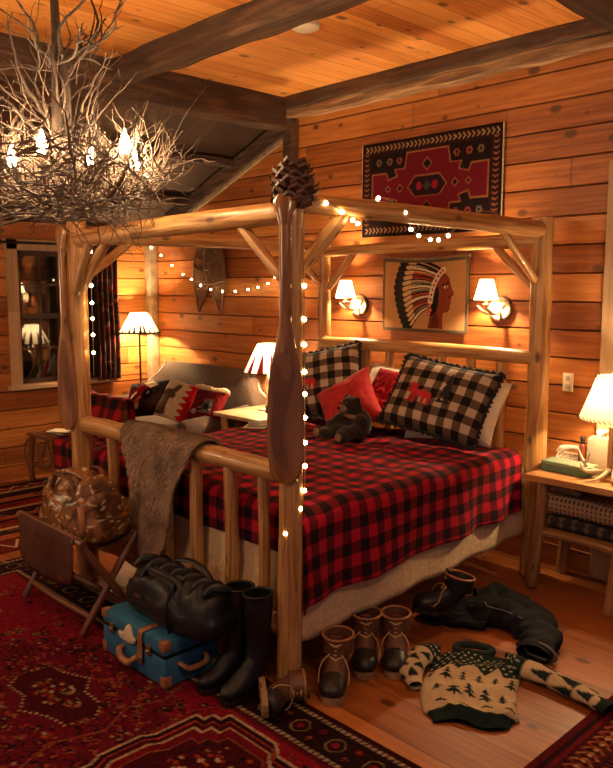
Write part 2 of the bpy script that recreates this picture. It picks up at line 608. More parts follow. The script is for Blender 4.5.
M['shade_cream'] = shade_mat('shade_cream', (.52, .44, .30), .36)
M['shade_white'] = shade_mat('shade_white', (.66, .60, .50), .42)
M['shade_red'] = simple('shade_red', (.35, .012, .015), .9)
M['sil'] = simple('sil', (.02, .012, .008), .9)
M['antler'] = simple('antler', (.55, .43, .30), .5, noise_s=12, noise_a=.3)
M['bark_slice'] = simple('bark_slice', (.10, .055, .03), .9, noise_s=40, noise_a=.4, bump=.5)
M['slice'] = simple('slice', (.58, .42, .27), .6, noise_s=18, noise_a=.15)
M['leather_brown'] = simple('leather_brown', (.12, .045, .024), .45, noise_s=30, noise_a=.3, bump=.15)
M['leather_tan'] = simple('leather_tan', (.36, .15, .055), .45, noise_s=30, noise_a=.25, bump=.15)
M['leather_sling'] = simple('leather_sling', (.075, .024, .015), .5, noise_s=16, noise_a=.35, bump=.15)
M['leather_black'] = simple('leather_black', (.0048, .0044, .0055), .5, noise_s=40, noise_a=.3, bump=.12)
M['rubber'] = simple('rubber', (.016, .012, .011), .42)
M['sole'] = simple('sole', (.30, .17, .08), .7, noise_s=40, noise_a=.2)
M['lace'] = simple('lace', (.50, .29, .13), .8)
M['suit_blue'] = simple('suit_blue', (.035, .17, .30), .42, noise_s=18, noise_a=.18)
M['steel'] = simple('steel', (.5, .45, .38), .3, .9)
M['sofa'] = simple('sofa', (.085, .052, .038), .95, noise_s=50, noise_a=.25, bump=.3)
M['fur'] = simple('fur', (.19, .115, .07), .8, noise_s=10, noise_a=.5)
M['fur_tip'] = simple('fur_tip', (.34, .22, .135), .75, noise_s=9, noise_a=.45)
M['twig'] = simple('twig', (.095, .062, .045), .8, noise_s=20, noise_a=.4)
M['twig_dark_shaded'] = simple('twig_dark_shaded', (.038, .023, .016), .8, noise_s=20, noise_a=.4)  # top branches' silhouette shade put into the colour; stem is dark itself
M['cone'] = simple('cone', (.085, .030, .016), .6, noise_s=24, noise_a=.45)
M['web'] = simple('web', (.16, .085, .045), .7)
M['snow_wood'] = log_mat('snow_wood', (.085, .035, .015), (.14, .06, .028), (.2, .09, .045), .4, False)
M['plush'] = simple('plush', (.022, .011, .007), .95, noise_s=70, noise_a=.5, bump=.5, sheen=.2)
M['plush_tan'] = simple('plush_tan', (.26, .16, .09), .95, noise_s=70, noise_a=.3, bump=.4)
M['ceramic'] = simple('ceramic', (.46, .38, .28), .4)
M['plastic_white'] = simple('plastic_white', (.72, .64, .52), .4)
M['green_box'] = simple('green_box', (.10, .20, .13), .6, noise_s=30, noise_a=.12)
M['green_lid'] = simple('green_lid', (.28, .40, .27), .6, noise_s=30, noise_a=.1)
M['bottle'] = simple('bottle', (.16, .035, .015), .2)
M['paper'] = simple('paper', (.72, .60, .42), .8)
M['trousers'] = simple('trousers', (.010, .010, .013), .85, spec=.15, noise_s=28, noise_a=.4, bump=.25)
M['grey_band'] = simple('grey_band', (.10, .10, .105), .7)
M['wool_green'] = simple('wool_green', (.016, .030, .026), .95, noise_s=120, noise_a=.3, bump=.4)
M['curtain'] = woven_mat('curtain', fleck=.35, scale=60)
M['pane'] = simple('pane', (.010, .008, .008), .03, spec=.9)
M['sash'] = simple('sash', (.040, .018, .012), .45, noise_s=20)
M['pale_top'] = simple('pale_top', (.46, .32, .18), .5, noise_s=10, noise_a=.12)
# ------------------------------------------------------------------ the room
YW, XW, ZC = 2.27, -4.54, 3.26
XR = 2.35
ROW, OFF = .1722, .1236

def plank_wall(along, plane, sign, z0, z1, a0, a1, hole=None):
    """horizontal boards with bevelled joints; sign = direction of the wall's back"""
    bm = bmesh.new()
    k = math.floor((z0 - OFF) / ROW)
    cuts = []
    while True:
        lo, hi = OFF + k * ROW, OFF + (k + 1) * ROW
        k += 1
        lo, hi = max(lo, z0), min(hi, z1)
        if lo >= z1 - 1e-6: break
        if hi - lo < .005: continue
        segs = [(lo, hi, a0, a1)]
        if hole:
            ya, yb, za, zb = hole
            segs = []
            zs = sorted({lo, hi, *(z for z in (za, zb) if lo + .003 < z < hi - .003)})
            for i in range(len(zs) - 1):
                m = (zs[i] + zs[i + 1]) / 2
                if za < m < zb: segs += [(zs[i], zs[i + 1], a0, ya), (zs[i], zs[i + 1], yb, a1)]
                else: segs.append((zs[i], zs[i + 1], a0, a1))
        cuts += segs
    for (lo, hi, p, q) in cuts:
        g = min(.007, (hi - lo) * .3)
        prof = [(lo, .016), (lo + g * .4, .014), (lo + g, 0), (hi - g, 0), (hi - g * .4, .014), (hi, .016), (hi, .09), (lo, .09)]
        ra, rb = [], []
        for (z, d) in prof:
            w = plane + sign * d
            if along == 0:
                ra.append(bm.verts.new((p, w, z))); rb.append(bm.verts.new((q, w, z)))
            else:
                ra.append(bm.verts.new((w, p, z))); rb.append(bm.verts.new((w, q, z)))
        for i in range(8):
            j = (i + 1) % 8
            bm.faces.new((ra[i], ra[j], rb[j], rb[i]))
        bm.faces.new(ra); bm.faces.new(rb)
    return bm

YF = -3.4
struct('wall_back', plank_wall(0, YW, 1, 0, 3.36, XW - .09, XR), M['pine_wall'])
WY0, WY1, WZ0, WZ1 = .835, 1.665, .865, 2.095        # window opening
struct('wall_left', plank_wall(1, XW, -1, 0, 2.36, YF, YW, (WY0, WY1, WZ0, WZ1)), M['pine_left'])
bm = bmesh.new(); box(bm, ((XW + XR) / 2, (YF + YW) / 2, -.03), (XR - XW + .2, YW - YF + .2, .06))
struct('floor', bm, M['floor'])
bm = bmesh.new(); box(bm, ((-2.45 + XR) / 2, (YF + YW) / 2, ZC + .03), (XR + 2.45, YW - YF + .1, .06))
struct('ceiling', bm, M['pine_ceiling'])
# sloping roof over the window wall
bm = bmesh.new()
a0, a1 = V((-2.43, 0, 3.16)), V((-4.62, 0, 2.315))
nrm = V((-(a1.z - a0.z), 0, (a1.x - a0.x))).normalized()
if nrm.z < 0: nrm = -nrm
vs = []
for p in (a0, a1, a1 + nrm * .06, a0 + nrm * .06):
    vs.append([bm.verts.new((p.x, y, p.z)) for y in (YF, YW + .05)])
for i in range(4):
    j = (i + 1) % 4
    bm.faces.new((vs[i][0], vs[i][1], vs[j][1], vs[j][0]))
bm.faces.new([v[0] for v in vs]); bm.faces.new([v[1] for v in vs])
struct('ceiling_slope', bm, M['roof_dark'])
# purlins and rake board of the slope
def slope_at(x): return a0.z + (a1.z - a0.z) * (x - a0.x) / (a1.x - a0.x)
k = 1
for x in (-3.15, -3.85):
    bm = rough_beam((x, (YF + YW) / 2, slope_at(x) - .04), (.09, YW - YF, .07), 1, seed=int(x * 10), amp=.006)
    struct('trim_%d' % k, bm, M['beam_y']); k += 1
bm = bmesh.new()
d = (a1 - a0).normalized()
m3 = Matrix((d, V((0, 1, 0)), d.cross(V((0, 1, 0))))).transposed()
box(bm, ((a0 + a1) / 2) + V((0, YW - .035, -.085)), ((a1 - a0).length, .05, .13), m3, bev=.006)
struct('trim_3', bm, M['beam'])
bm = bmesh.new()
box(bm, ((a0 + a1) / 2) + V((0, YW - .018, -.165)), ((a1 - a0).length - .1, .03, .035), m3, bev=.004)
struct('trim_4', bm, M['grey_trim'])
# beams
struct('trim_5', rough_beam((-2.445, (YF + YW) / 2, 3.15), (.19, YW - YF, .26), 1, 3), M['beam_y'])
struct('trim_6', rough_beam(((-2.36 + .42) / 2 + .0, .66, 3.185), (2.78, .15, .155), 0, 4), M['beam'])
struct('trim_7', rough_beam(((-2.43 + XR) / 2, 2.19, 3.215), (XR + 2.43, .15, .10), 0, 5), M['beam'])
bm = rough_beam(((-2.43 + XR) / 2, 2.205, 3.135), (XR + 2.43, .12, .07), 0, 6, amp=.018)
struct('trim_8', bm, M['bark'])
struct('trim_9', rough_beam((.49, (YF + YW) / 2, 3.185), (.2, YW - YF, .155), 1, 7), M['beam_y'])
# posts on the back wall, corner post and door casing
struct('trim_10', rough_beam((-2.385, 2.225, 1.55), (.10, .085, 3.1), 2, 8, amp=.005), M['beam'])
struct('trim_11', rough_beam((XW + .055, YW - .05, 1.2), (.10, .09, 2.36), 2, 9, amp=.004), M['grey_trim'])
bm = bmesh.new(); box(bm, (.355, YW - .02, 1.24), (.125, .04, 2.48), bev=.005)
struct('trim_12', bm, M['tan_trim'])
bm = bmesh.new(); box(bm, (-1.5, YW - .012, .07), (6.0 - .02, .024, .14), bev=.004)
struct('baseboard_back', bm, M['pine_wall'])
bm = bmesh.new(); box(bm, (XW + .012, (YF + YW) / 2 - .06, .07), (.024, YW - YF - .12, .14), bev=.004)
struct('baseboard_left', bm, M['pine_left'])

# window: casing, two sashes with bars, dark panes
bm = bmesh.new()
cx = XW + .012
t = .095
for (y0, y1, z0, z1) in ((WY0 - t, WY0 + .006, WZ0 - .02, WZ1 + t), (WY1 - .006, WY1 + t, WZ0 - .02, WZ1 + t), (WY0 - t - .02, WY1 + t + .02, WZ1, WZ1 + t)):
    box(bm, (cx, (y0 + y1) / 2, (z0 + z1) / 2), (.03, y1 - y0, z1 - z0), bev=.004)
box(bm, (cx + .02, (WY0 + WY1) / 2, WZ0 - .02), (.09, WY1 - WY0 + 2 * t + .06, .04), bev=.006)
win = struct('window_1', bm, M['tan_trim'])
zm = (WZ0 + WZ1) / 2 + .01
def bars(x, z0, z1):
    bm = bmesh.new()
    f = .045
    for (y0, y1, za, zb) in ((WY0, WY1, z0, z0 + f), (WY0, WY1, z1 - f, z1), (WY0, WY0 + f, z0, z1), (WY1 - f, WY1, z0, z1)):
        box(bm, (x, (y0 + y1) / 2, (za + zb) / 2), (.03, y1 - y0, zb - za))
    w = (WY1 - WY0 - 2 * f)
    for k in range(1, 4):
        y = WY0 + f + w * k / 4
        box(bm, (x, y, (z0 + z1) / 2), (.022, .016, z1 - z0 - .02))
    box(bm, (x, (WY0 + WY1) / 2, (z0 + z1) / 2), (.022, w, .016))
    return bm
up_ = obj('sash', bars(XW - .03, zm - .02, WZ1 - .005), M['sash'], win, False)
lo_ = obj('sash', bars(XW - .055, WZ0 + .005, zm + .02), M['sash'], win, False)
for (x, z0, z1, sh_) in ((XW - .032, zm, WZ1 - .02, up_), (XW - .057, WZ0 + .02, zm, lo_)):
    bm = bmesh.new(); box(bm, (x, (WY0 + WY1) / 2, (z0 + z1) / 2), (.005, WY1 - WY0 - .03, z1 - z0))
    obj('pane', bm, M['pane'], sh_, False)

# ------------------------------------------------------------------ log canopy bed
W, L = 1.789, 2.012
bed = thing('canopy_bed', 'peeled log four-poster canopy bed against the plank wall', 'bed', (-W / 2, L / 2, 0))
def bp(name, bm, mat='log'): return obj(name, bm, M[mat], bed)
bp('post', log((0, 0, .012), (.022, .012, 2.12), .056, .041, seed=1, wob=.004))
bp('post', log((-W, 0, .012), (-W, 0, 2.14), .066, .056, seed=2, wob=.006, bend=.012))
bp('post', log((.012, L, 0), (.012, L, 2.17), .066, .062, seed=3, wob=.004))
bp('post', log((-W, L, 0), (-W, L, 2.2), .056, .045, seed=4, wob=.004))
bp('canopy_rail', log((-W - .07, 0.0, 2.03), (.0, .0, 2.065), .05, .048, seed=11, wob=.006, bend=.015))
bp('canopy_rail', log((0, .02, 2.11), (.012, L + .03, 2.095), .043, .05, seed=12, wob=.004, bend=.01))
bp('canopy_rail', log((-W, .02, 2.05), (-W, L, 2.055), .044, .044, seed=13, wob=.005))
bp('canopy_rail', log((-W, L - .015, 2.02), (.01, L - .015, 2.035), .036, .044, seed=14, wob=.005, bend=.012))
for s, (p, q, r) in enumerate([
        ((-.30, 0, 2.03), (-.03, 0, 1.80), .026), ((-W + .34, .0, 2.01), (-W + .05, 0, 1.76), .03), ((-W + .23, -.05, 2.0), (-W + .07, -.055, 1.72), .026),
        ((0, .33, 2.08), (0, .045, 1.82), .032), ((-W, .34, 2.03), (-W, .06, 1.83), .028),
        ((-W + .31, L - .01, 2.0), (-W + .06, L - .01, 1.75), .025), ((-.29, L - .01, 2.01), (-.03, L - .01, 1.77), .025),
        ((.005, 1.60, 2.07), (.01, L - .06, 1.80), .025), ((-W, 1.65, 2.04), (-W, L - .05, 1.80), .024)]):
    bp('brace', log(p, q, r, r * .95, seed=20 + s, wob=.004, bend=.006, seg=12), 'log' if s != 2 else 'log_old')
bp('footboard_rail', log((-W + .02, -.005, .965), (-.03, -.005, .975), .052, .046, seed=31, wob=.005, bend=.012), 'log')
bp('footboard_rail', log((-W + .04, 0, .285), (-.04, 0, .285), .045, .045, seed=32, wob=.004))
for s, x in enumerate((-1.46, -1.20, -.93, -.665, -.40, -.165)):
    bp('spindle', log((x, 0, .30), (x, 0, .955), .033 if s < 5 else .027, None, seed=40 + s, wob=.004, bend=.006, seg=12))
bp('headboard_rail', log((-W, L - .03, 1.345), (.012, L - .03, 1.345), .044, .044, seed=51, wob=.004))
bp('headboard_rail', log((-W, L, .62), (.012, L, .62), .04, .04, seed=52, wob=.004))
for s in range(7):
    x = -W + W * (s + 1) / 8
    bp('spindle', log((x, L - .015, .62), (x, L - .015, 1.33), .032, None, seed=60 + s, wob=.004, bend=.006, seg=12))
bp('side_rail', log((.0, .03, .30), (.0, L, .30), .035, .035, seed=71).copy() if False else log((-.03, .03, .32), (-.03, L, .32), .03, .03, seed=71))
bp('side_rail', log((-W + .03, .03, .32), (-W + .03, L, .32), .03, .03, seed=72))

# mattress and box spring with the cream skirt
mx0, mx1, my0, my1 = -W + .06, -.02, .07, 1.925
mat_t = thing('mattress', 'cream mattress and box spring lying in the log bed frame', 'mattress', ((mx0 + mx1) / 2, (my0 + my1) / 2, .3))
bm = bmesh.new(); box(bm, ((mx0 + mx1) / 2, (my0 + my1) / 2, .665), (mx1 - mx0 - .02, my1 - my0, .23), bev=.05)
obj('top_mattress', bm, M['white_cloth'], mat_t)
bm = bmesh.new(); box(bm, ((mx0 + mx1) / 2, (my0 + my1) / 2, .44), (mx1 - mx0 - .06, my1 - my0 - .02, .2), bev=.02)
obj('box_spring', bm, M['mattress'], mat_t)
# skirt: sheet hanging round right side, foot and left side
pts = []
def outline(n=240):
    c = [(mx1 + .012, my1), (mx1 + .012, my0 + .02), (mx1 - .02, my0 - .012), (mx0 + .02, my0 - .012), (mx0 - .012, my0 + .02), (mx0 - .012, my1)]
    P = [V((*p, 0)) for p in c]
    tot = sum((P[i + 1] - P[i]).length for i in range(len(P) - 1))
    out = []
    for k in range(n):
        s = tot * k / (n - 1)
        for i in range(len(P) - 1):
            l = (P[i + 1] - P[i]).length
            if s <= l + 1e-9 or i == len(P) - 2:
                q = P[i].lerp(P[i + 1], min(1, s / l))
                nn = V((P[i + 1].y - P[i].y, -(P[i + 1].x - P[i].x), 0)).normalized()
                out.append((q, -nn, i, s)); break
            s -= l
    return out
O = outline()
nvv = 14
A = np.zeros((nvv, len(O), 3))
for i, (q, nn, si, s) in enumerate(O):
    hem = .205 + .085 * max(0, min(1, (q.y - .1) / 1.9)) + .004 * math.sin(i * .31)
    for j in range(nvv):
        t = j / (nvv - 1)
        z = .62 + (hem - .62) * t
        w = .004 + t * (.018 + .006 * math.sin(i * .42 + 1.3 * math.sin(i * .11))) + .006 * noise.noise(V((i * .15, j * .4, 3)))
        p = q + nn * max(.002, w)
        A[j, i] = (p.x, p.y, z)
o = obj('bed_skirt', grid_mesh('bed_skirt', A), M['cream_skirt'], mat_t)
solid(o, .006, 0)

# plaid blanket draped over the mattress
def drape(name, mat, x0, x1, y0, y1, top, exl, exr, exf, hem_r, nx=150, ny=150, period=.1):
    gx = np.linspace(x0 - exl, x1 + exr, nx)
    gy = np.linspace(y0 - exf, y1, ny)
    A = np.zeros((ny, nx, 3)); U = np.zeros((ny, nx, 2))
    rr = .055
    for j, gyv in enumerate(gy):
        for i, gxv in enumerate(gx):
            e1 = max(0, gxv - x1) if gxv > x1 else (max(0, x0 - gxv))
            sx = 1 if gxv > x1 else -1
            e2 = max(0, y0 - gyv)
            if gxv > x1: e1 *= hem_r(min(max(gyv, y0), y1))
            def fold(e):
                # horizontal travel and drop for a rounded mattress edge
                q = rr * PI / 2
                if e < q:
                    a = e / rr
                    return rr * math.sin(a), rr * (1 - math.cos(a))
                return rr, rr + (e - q)
            h1, d1 = fold(e1)
            h2, d2 = fold(e2)
            x = min(max(gxv, x0), x1) + sx * h1 * (1 if e1 > 0 else 0)
            y = max(gyv, y0) - h2
            drop = max(d1, d2) + .25 * min(d1, d2)
            wv = noise.noise(V((gxv * 5, gyv * 4, 2.0))) * .016 + noise.noise(V((gxv * 14, gyv * 3, 5.0))) * .005
            # long diagonal creases on the top
            wv += .008 * math.sin(gyv * 21 + gxv * 5 + 2 * math.sin(gxv * 3)) * max(0, noise.noise(V((gxv * 1.7, gyv * 1.7, 9))) + .35)
            z = top - drop + (wv if drop < .04 else 0)
            if d1 > .04:
                f = min(1, d1 / .35)
                x += sx * f * (.018 + .020 * math.sin(gyv * 13 + 1.5 * math.sin(gyv * 4)) + .012 * noise.noise(V((gyv * 7, d1 * 3, 1))))
            if d2 > .04 and d1 < .04:
                f = min(1, d2 / .35)
                y -= f * (.004 + .006 * math.sin(gxv * 15))
            if d1 > .04 and d2 > .04:
                x += .01 * sx
            A[j, i] = (x, y, z)
            U[j, i] = (gxv, gyv)
    o = obj(name, grid_mesh(name, A, U), M[mat])
    solid(o, .008, 1)
    return o
bl = drape('plaid_blanket', 'blanket', mx0 + .03, mx1 - .005, my0 + .035, my1 - .10, .800, .30, .40, .24, lambda y: 1.10 - .16 * (y / 1.9))
tag(bl, 'red and black buffalo check blanket spread over the log bed', 'blanket')

# ------------------------------------------------------------------ pillows
def cushion_points(w, h, t, n, side, crown=.55, pinch=.06, seed=0):
    A = np.zeros((n, n, 3)); U = np.zeros((n, n, 2))
    for j in range(n):
        for i in range(n):
            u = -1 + 2 * i / (n - 1); v = -1 + 2 * j / (n - 1)
            # pull the edges in between the corners
            x = w / 2 * u * (1 - pinch * (1 - v * v))
            y = h / 2 * v * (1 - pinch * (1 - u * u))
            z = t / 2 * ((1 - u ** 4) * (1 - v ** 4)) ** crown
            z *= 1 + .10 * noise.noise(V((u * 2.2 + seed, v * 2.2, side)))
            z += .010 * noise.noise(V((u * 6 + seed, v * 6, side * 3))) * (1 - u ** 4) * (1 - v ** 4)
            A[j, i] = (x, y, side * z)
            U[j, i] = (x, y)
    return A, U

def cushion(name, label, w, h, t, mats, canvas=None, n=34, ruffle=None, seed=0, group=None, cat='pillow', pinch=.06, back=None):
    """a stuffed cushion in its own xy plane, facing +z; root is the cushion cover"""
    root = thing(name, label, cat, (0, 0, 0), group)
    A, U = cushion_points(w, h, t, n, 1, seed=seed, pinch=pinch)
    C = None
    if canvas is not None: C = canvas(n)
    B, U2 = cushion_points(w, h, t, n, -1, seed=seed + 9, pinch=pinch)
    o = obj('front_panel', grid_mesh('front_panel', A, U, C), mats[0], root)
    o2 = obj('back_panel', grid_mesh('back_panel', B[:, ::-1].copy(), U2[:, ::-1].copy(), None if C is None else C[:, ::-1].copy() * 0 + np.array(back if back else (.2, .15, .1))), mats[1], root)
    if ruffle:
        rw, rmat = ruffle
        per = []
        m = 4 * 46
        for k in range(m):
            s = k / m * 4
            a = s % 1; q = int(s)
            u, v = [(-1 + 2 * a, -1), (1, -1 + 2 * a), (1 - 2 * a, 1), (-1, 1 - 2 * a)][q]
            per.append((w / 2 * u * (1 - pinch * (1 - v * v)), h / 2 * v * (1 - pinch * (1 - u * u))))
        R3 = np.zeros((4, m, 3))
        for k in range(m):
            p = V((*per[k], 0)); nn = V((per[(k + 1) % m][1] - per[k - 1][1], -(per[(k + 1) % m][0] - per[k - 1][0]), 0)).normalized()
            for j in range(4):
                f = j / 3
                wz = math.sin(k * 1.9 + .6 * math.sin(k * .7)) * .014 * f
                q = p + nn * (rw * f * (1 + .22 * math.sin(k * 2.3))) - nn * .006
                R3[j, k] = (q.x, q.y, wz)
        o3 = obj('ruffle', grid_mesh('ruffle', R3, None, None, True), rmat, root)
        solid(o3, .004, 0)
    return root

def place(root, c, face, roll=0):
    """turn a thing built facing +z (y up) so that it faces the given direction"""
    f = V(face).normalized()
    up = V((0, 0, 1)) - f * f.z
    up.normalize()
    rt = up.cross(f)
    m = Matrix((rt, up, f)).transposed() @ Matrix.Rotation(R(roll), 3, 'Z')
    root.rotation_euler = m.to_euler()
    root.location = c
    return root

def moose(bm, s):
    """appliqué: a standing moose, facing left, in the xy plane"""
    poly = [(-.9, .25), (-.7, .42), (-.45, .45), (-.2, .34), (.3, .36), (.75, .30), (.9, .1), (.86, -.62), (.68, -.62), (.64, -.12), (.45, -.16), (.42, -.62),
            (.25, -.62), (.22, -.14), (-.18, -.12), (-.22, -.62), (-.40, -.62), (-.42, -.08), (-.56, -.62), (-.72, -.62), (-.6, .0), (-.72, .12), (-.95, .08), (-1.02, .16)]
    prism(bm, [(x * s, y * s) for x, y in poly], -.02, .004)
    ant = [(-.62, .4), (-.95, .52), (-1.0, .74), (-.86, .62), (-.8, .8), (-.7, .64), (-.58, .82), (-.54, .62), (-.36, .8), (-.34, .6), (-.2, .66), (-.3, .46), (-.5, .42)]
    prism(bm, [(x * s, y * s) for x, y in ant], -.02, .004)

white_specs = [((-.42, 1.815, .99), (.0, -.8, .6), 3, 'white bed pillow at the right, mostly behind the big moose pillow'),
               ((-.92, 1.84, 1.025), (.0, -.85, .5), -3, 'white bed pillow in the middle, showing above the red pillows'),
               ((-1.48, 1.84, .97), (0, -.6, .75), 0, 'white bed pillow at the left behind the checked pillow')]
wp = cushion('bed_pillow', white_specs[0][3], .64, .45, .23, (M['white_cloth'], M['white_cloth']), seed=2, group='white bed pillows', pinch=.12)
place(wp, *white_specs[0][:3])
for s in white_specs[1:]:
    q = dup(wp, label=s[3]); place(q, *s[:3])

p = cushion('moose_pillow', 'large black and cream gingham ruffled pillow with a red moose', .66, .47, .17, (M['gingham'], M['black_cloth']), ruffle=(.024, M['black_cloth']), seed=5, group='gingham pillows')
bm = bmesh.new(); moose(bm, .092)
bmesh.ops.translate(bm, vec=(-.085, -.035, .089), verts=bm.verts)
obj('moose_patch', bm, M['red_cloth'], p, False)['label'] = 'red cloth moose'
bm = bmesh.new()
for q in range(4): prism(bm, [(.075 - .045 + .008 * q, -.05 + .04 * q), (.075 + .045 - .008 * q, -.05 + .04 * q), (.075, .02 + .04 * q)], .06, .092 + .0004 * q)
obj('tree_patch', bm, M['black_cloth'], p, False)['label'] = 'black cloth pine tree'
place(p, (-.40, 1.60, 1.095), (.16, -.80, .50), -9)
p = cushion('gingham_pillow', 'black and cream gingham ruffled pillow leaning behind the near bed post', .60, .50, .17, (M['gingham'], M['black_cloth']), ruffle=(.026, M['black_cloth']), seed=15, group='gingham pillows')
bm = bmesh.new(); moose(bm, .085)
bmesh.ops.translate(bm, vec=(-.085, -.03, .088), verts=bm.verts)
obj('moose_patch', bm, M['red_cloth'], p, False)['label'] = 'red cloth moose'
place(p, (-1.44, 1.63, 1.10), (.35, -.78, .50), 14)
p = cushion('red_pillow', 'plain bright red pillow standing on one corner behind the plush bear', .42, .42, .15, (M['red_cloth'], M['red_cloth']), seed=21, pinch=.09)
place(p, (-1.08, 1.54, .99), (.12, -.8, .5), 36)

def red_knit(n):
    c = Canvas(1, 1, n, n, hexc('8e1016'))
    for k in range(5):
        for q in range(5):
            c.path([(.1 + k * .2 - .07, .1 + q * .2), (.1 + k * .2, .17 + q * .2), (.1 + k * .2 + .07, .1 + q * .2)], .03, hexc('c0323a'))
            c.ell(.1 + k * .2, .06 + q * .2, .025, .025, hexc('5a0a10'))
    return c.a
p = cushion('patterned_pillow', 'red patterned pillow between the plain red pillow and the moose pillow', .46, .40, .13, (M['woven_fine'], M['woven_fine']), red_knit, n=60, seed=31, back=hexc('6a0c12'))
place(p, (-.84, 1.72, 1.04), (.1, -.75, .6), -6)
# ------------------------------------------------------------------ plush bear
def blobs(name, balls, mat, parent, vox=.012, it=6):
    bm = bmesh.new()
    for (c, r) in balls:
        ell(bm, c, r if isinstance(r, tuple) else (r, r, r))
    o = obj(name, bm, mat, parent)
    md = o.modifiers.new('join', 'REMESH'); md.mode = 'VOXEL'; md.voxel_size = vox; md.use_smooth_shade = True
    sm = o.modifiers.new('soft', 'SMOOTH'); sm.iterations = it; sm.factor = .5
    return o
bear = thing('plush_bear', 'dark brown plush bear slumped against the red pillow', 'plush toy', (-.92, 1.36, .80))
blobs('body', [((-.885, 1.42, .915), (.115, .095, .115)), ((-.905, 1.375, 1.045), (.082, .075, .075)), ((-.965, 1.40, 1.105), .026), ((-.845, 1.37, 1.10), .026),
               ((-.96, 1.31, .865), (.12, .07, .055)), ((-1.03, 1.245, .85), (.075, .055, .045)), ((-.85, 1.28, .865), (.06, .11, .055)), ((-.83, 1.20, .85), .052),
               ((-.99, 1.36, .94), (.075, .05, .05)), ((-1.045, 1.31, .90), .045), ((-.80, 1.36, .93), (.05, .06, .075)), ((-.79, 1.29, .89), .045)], M['plush'], bear)
bm = bmesh.new(); ell(bm, (-.925, 1.308, 1.03), (.042, .036, .034)); obj('muzzle', bm, M['plush_tan'], bear)
bm = bmesh.new(); ell(bm, (-.932, 1.272, 1.042), (.013, .010, .010)); obj('nose', bm, M['sil'], bear)
for x, y in ((-.955, 1.313), (-.892, 1.302)):
    bm = bmesh.new(); ell(bm, (x, y, 1.072), (.009, .009, .009)); obj('eye', bm, M['rubber'], bear)
for c in ((-1.085, 1.20, .853), (-.822, 1.152, .855)):
    bm = bmesh.new(); ell(bm, c, (.030, .018, .032)); obj('foot_pad', bm, M['plush_tan'], bear)

bm = bmesh.new(); ring = [(-.898 + .072 * math.cos(2 * PI * k / 24), 1.392 + .066 * math.sin(2 * PI * k / 24), .985 + .008 * math.sin(4 * PI * k / 24)) for k in range(25)]
tube(bm, ring, .016, 8, cap=False); obj('scarf', bm, M['plush_tan'], bear)
bear.scale = (.88, .88, .88)

# ------------------------------------------------------------------ fur pelt hung over the footboard
rnd = random.Random(5)
def pelt_pt(s, t):
    """s across -1..1, t from behind the rail (-.25) down the front (1)"""
    if t < 0: wid = .29 + .1 * t
    else: wid = .30 * max(0, 1 - t) ** .75 + .06 + .03 * math.sin(t * 9)
    xc = -.90 - .06 * max(0, t) - .06 * max(0, t - .4)
    x = xc + s * wid
    topz, ry = 1.03, .062
    ln = .66
    if t < 0: return V((x, -.005 + ry + .004 - t * .1, topz + t * .35 - .006))
    a = min(t * ln, ry * PI)
    if t * ln < ry * PI / 2 * 2:
        th = t * ln / ry
        th = min(th, PI)
        y, z = -.005 + ry * math.cos(th), .985 + ry * math.sin(th)
    else:
        y, z = -.067, .985 - (t * ln - ry * PI) * 1.25
    y -= .012 * math.sin(s * 5 + t * 3) * min(1, t * 3) + .012 * min(1, t * 2)
    z -= .04 * abs(s) ** 2 * t
    return V((x, y, z))
nu_, nv_ = 40, 50
A = np.zeros((nv_, nu_, 3))
for j in range(nv_):
    for i in range(nu_):
        A[j, i] = pelt_pt(-1 + 2 * i / (nu_ - 1), -.2 + 1.2 * j / (nv_ - 1))
pelt = thing('fur_pelt', 'shaggy grey-brown animal pelt hanging over the footboard rail', 'fur pelt', (-.93, -.07, .4))
o = obj('hide', grid_mesh('hide', A), M['fur'], pelt); solid(o, .008, 0)
bm = bmesh.new()
for k in range(9000):
    s, t = rnd.uniform(-1.03, 1.03), rnd.uniform(-.2, 1.0)
    p = pelt_pt(s, t)
    dn = (pelt_pt(s, t + .03) - p).normalized()
    ac = (pelt_pt(s + .05, t) - p).normalized()
    nn = ac.cross(dn)
    if nn.y > 0 and t > .12: nn = -nn
    if t <= .12 and nn.z < 0: nn = -nn
    l = rnd.uniform(.02, .045)
    tip = p + dn * l + nn * rnd.uniform(.008, .022) + ac * rnd.uniform(-.012, .012)
    w = ac * .0016
    mid = p + dn * l * .5 + nn * .012
    a, b, c2, d2, e = (bm.verts.new(q) for q in (p - w, p + w, mid + w, mid - w, tip))
    bm.faces.new((a, b, c2, d2)); bm.faces.new((d2, c2, e))
o = obj('hair', bm, M['fur_tip'], pelt); o['kind'] = 'stuff'

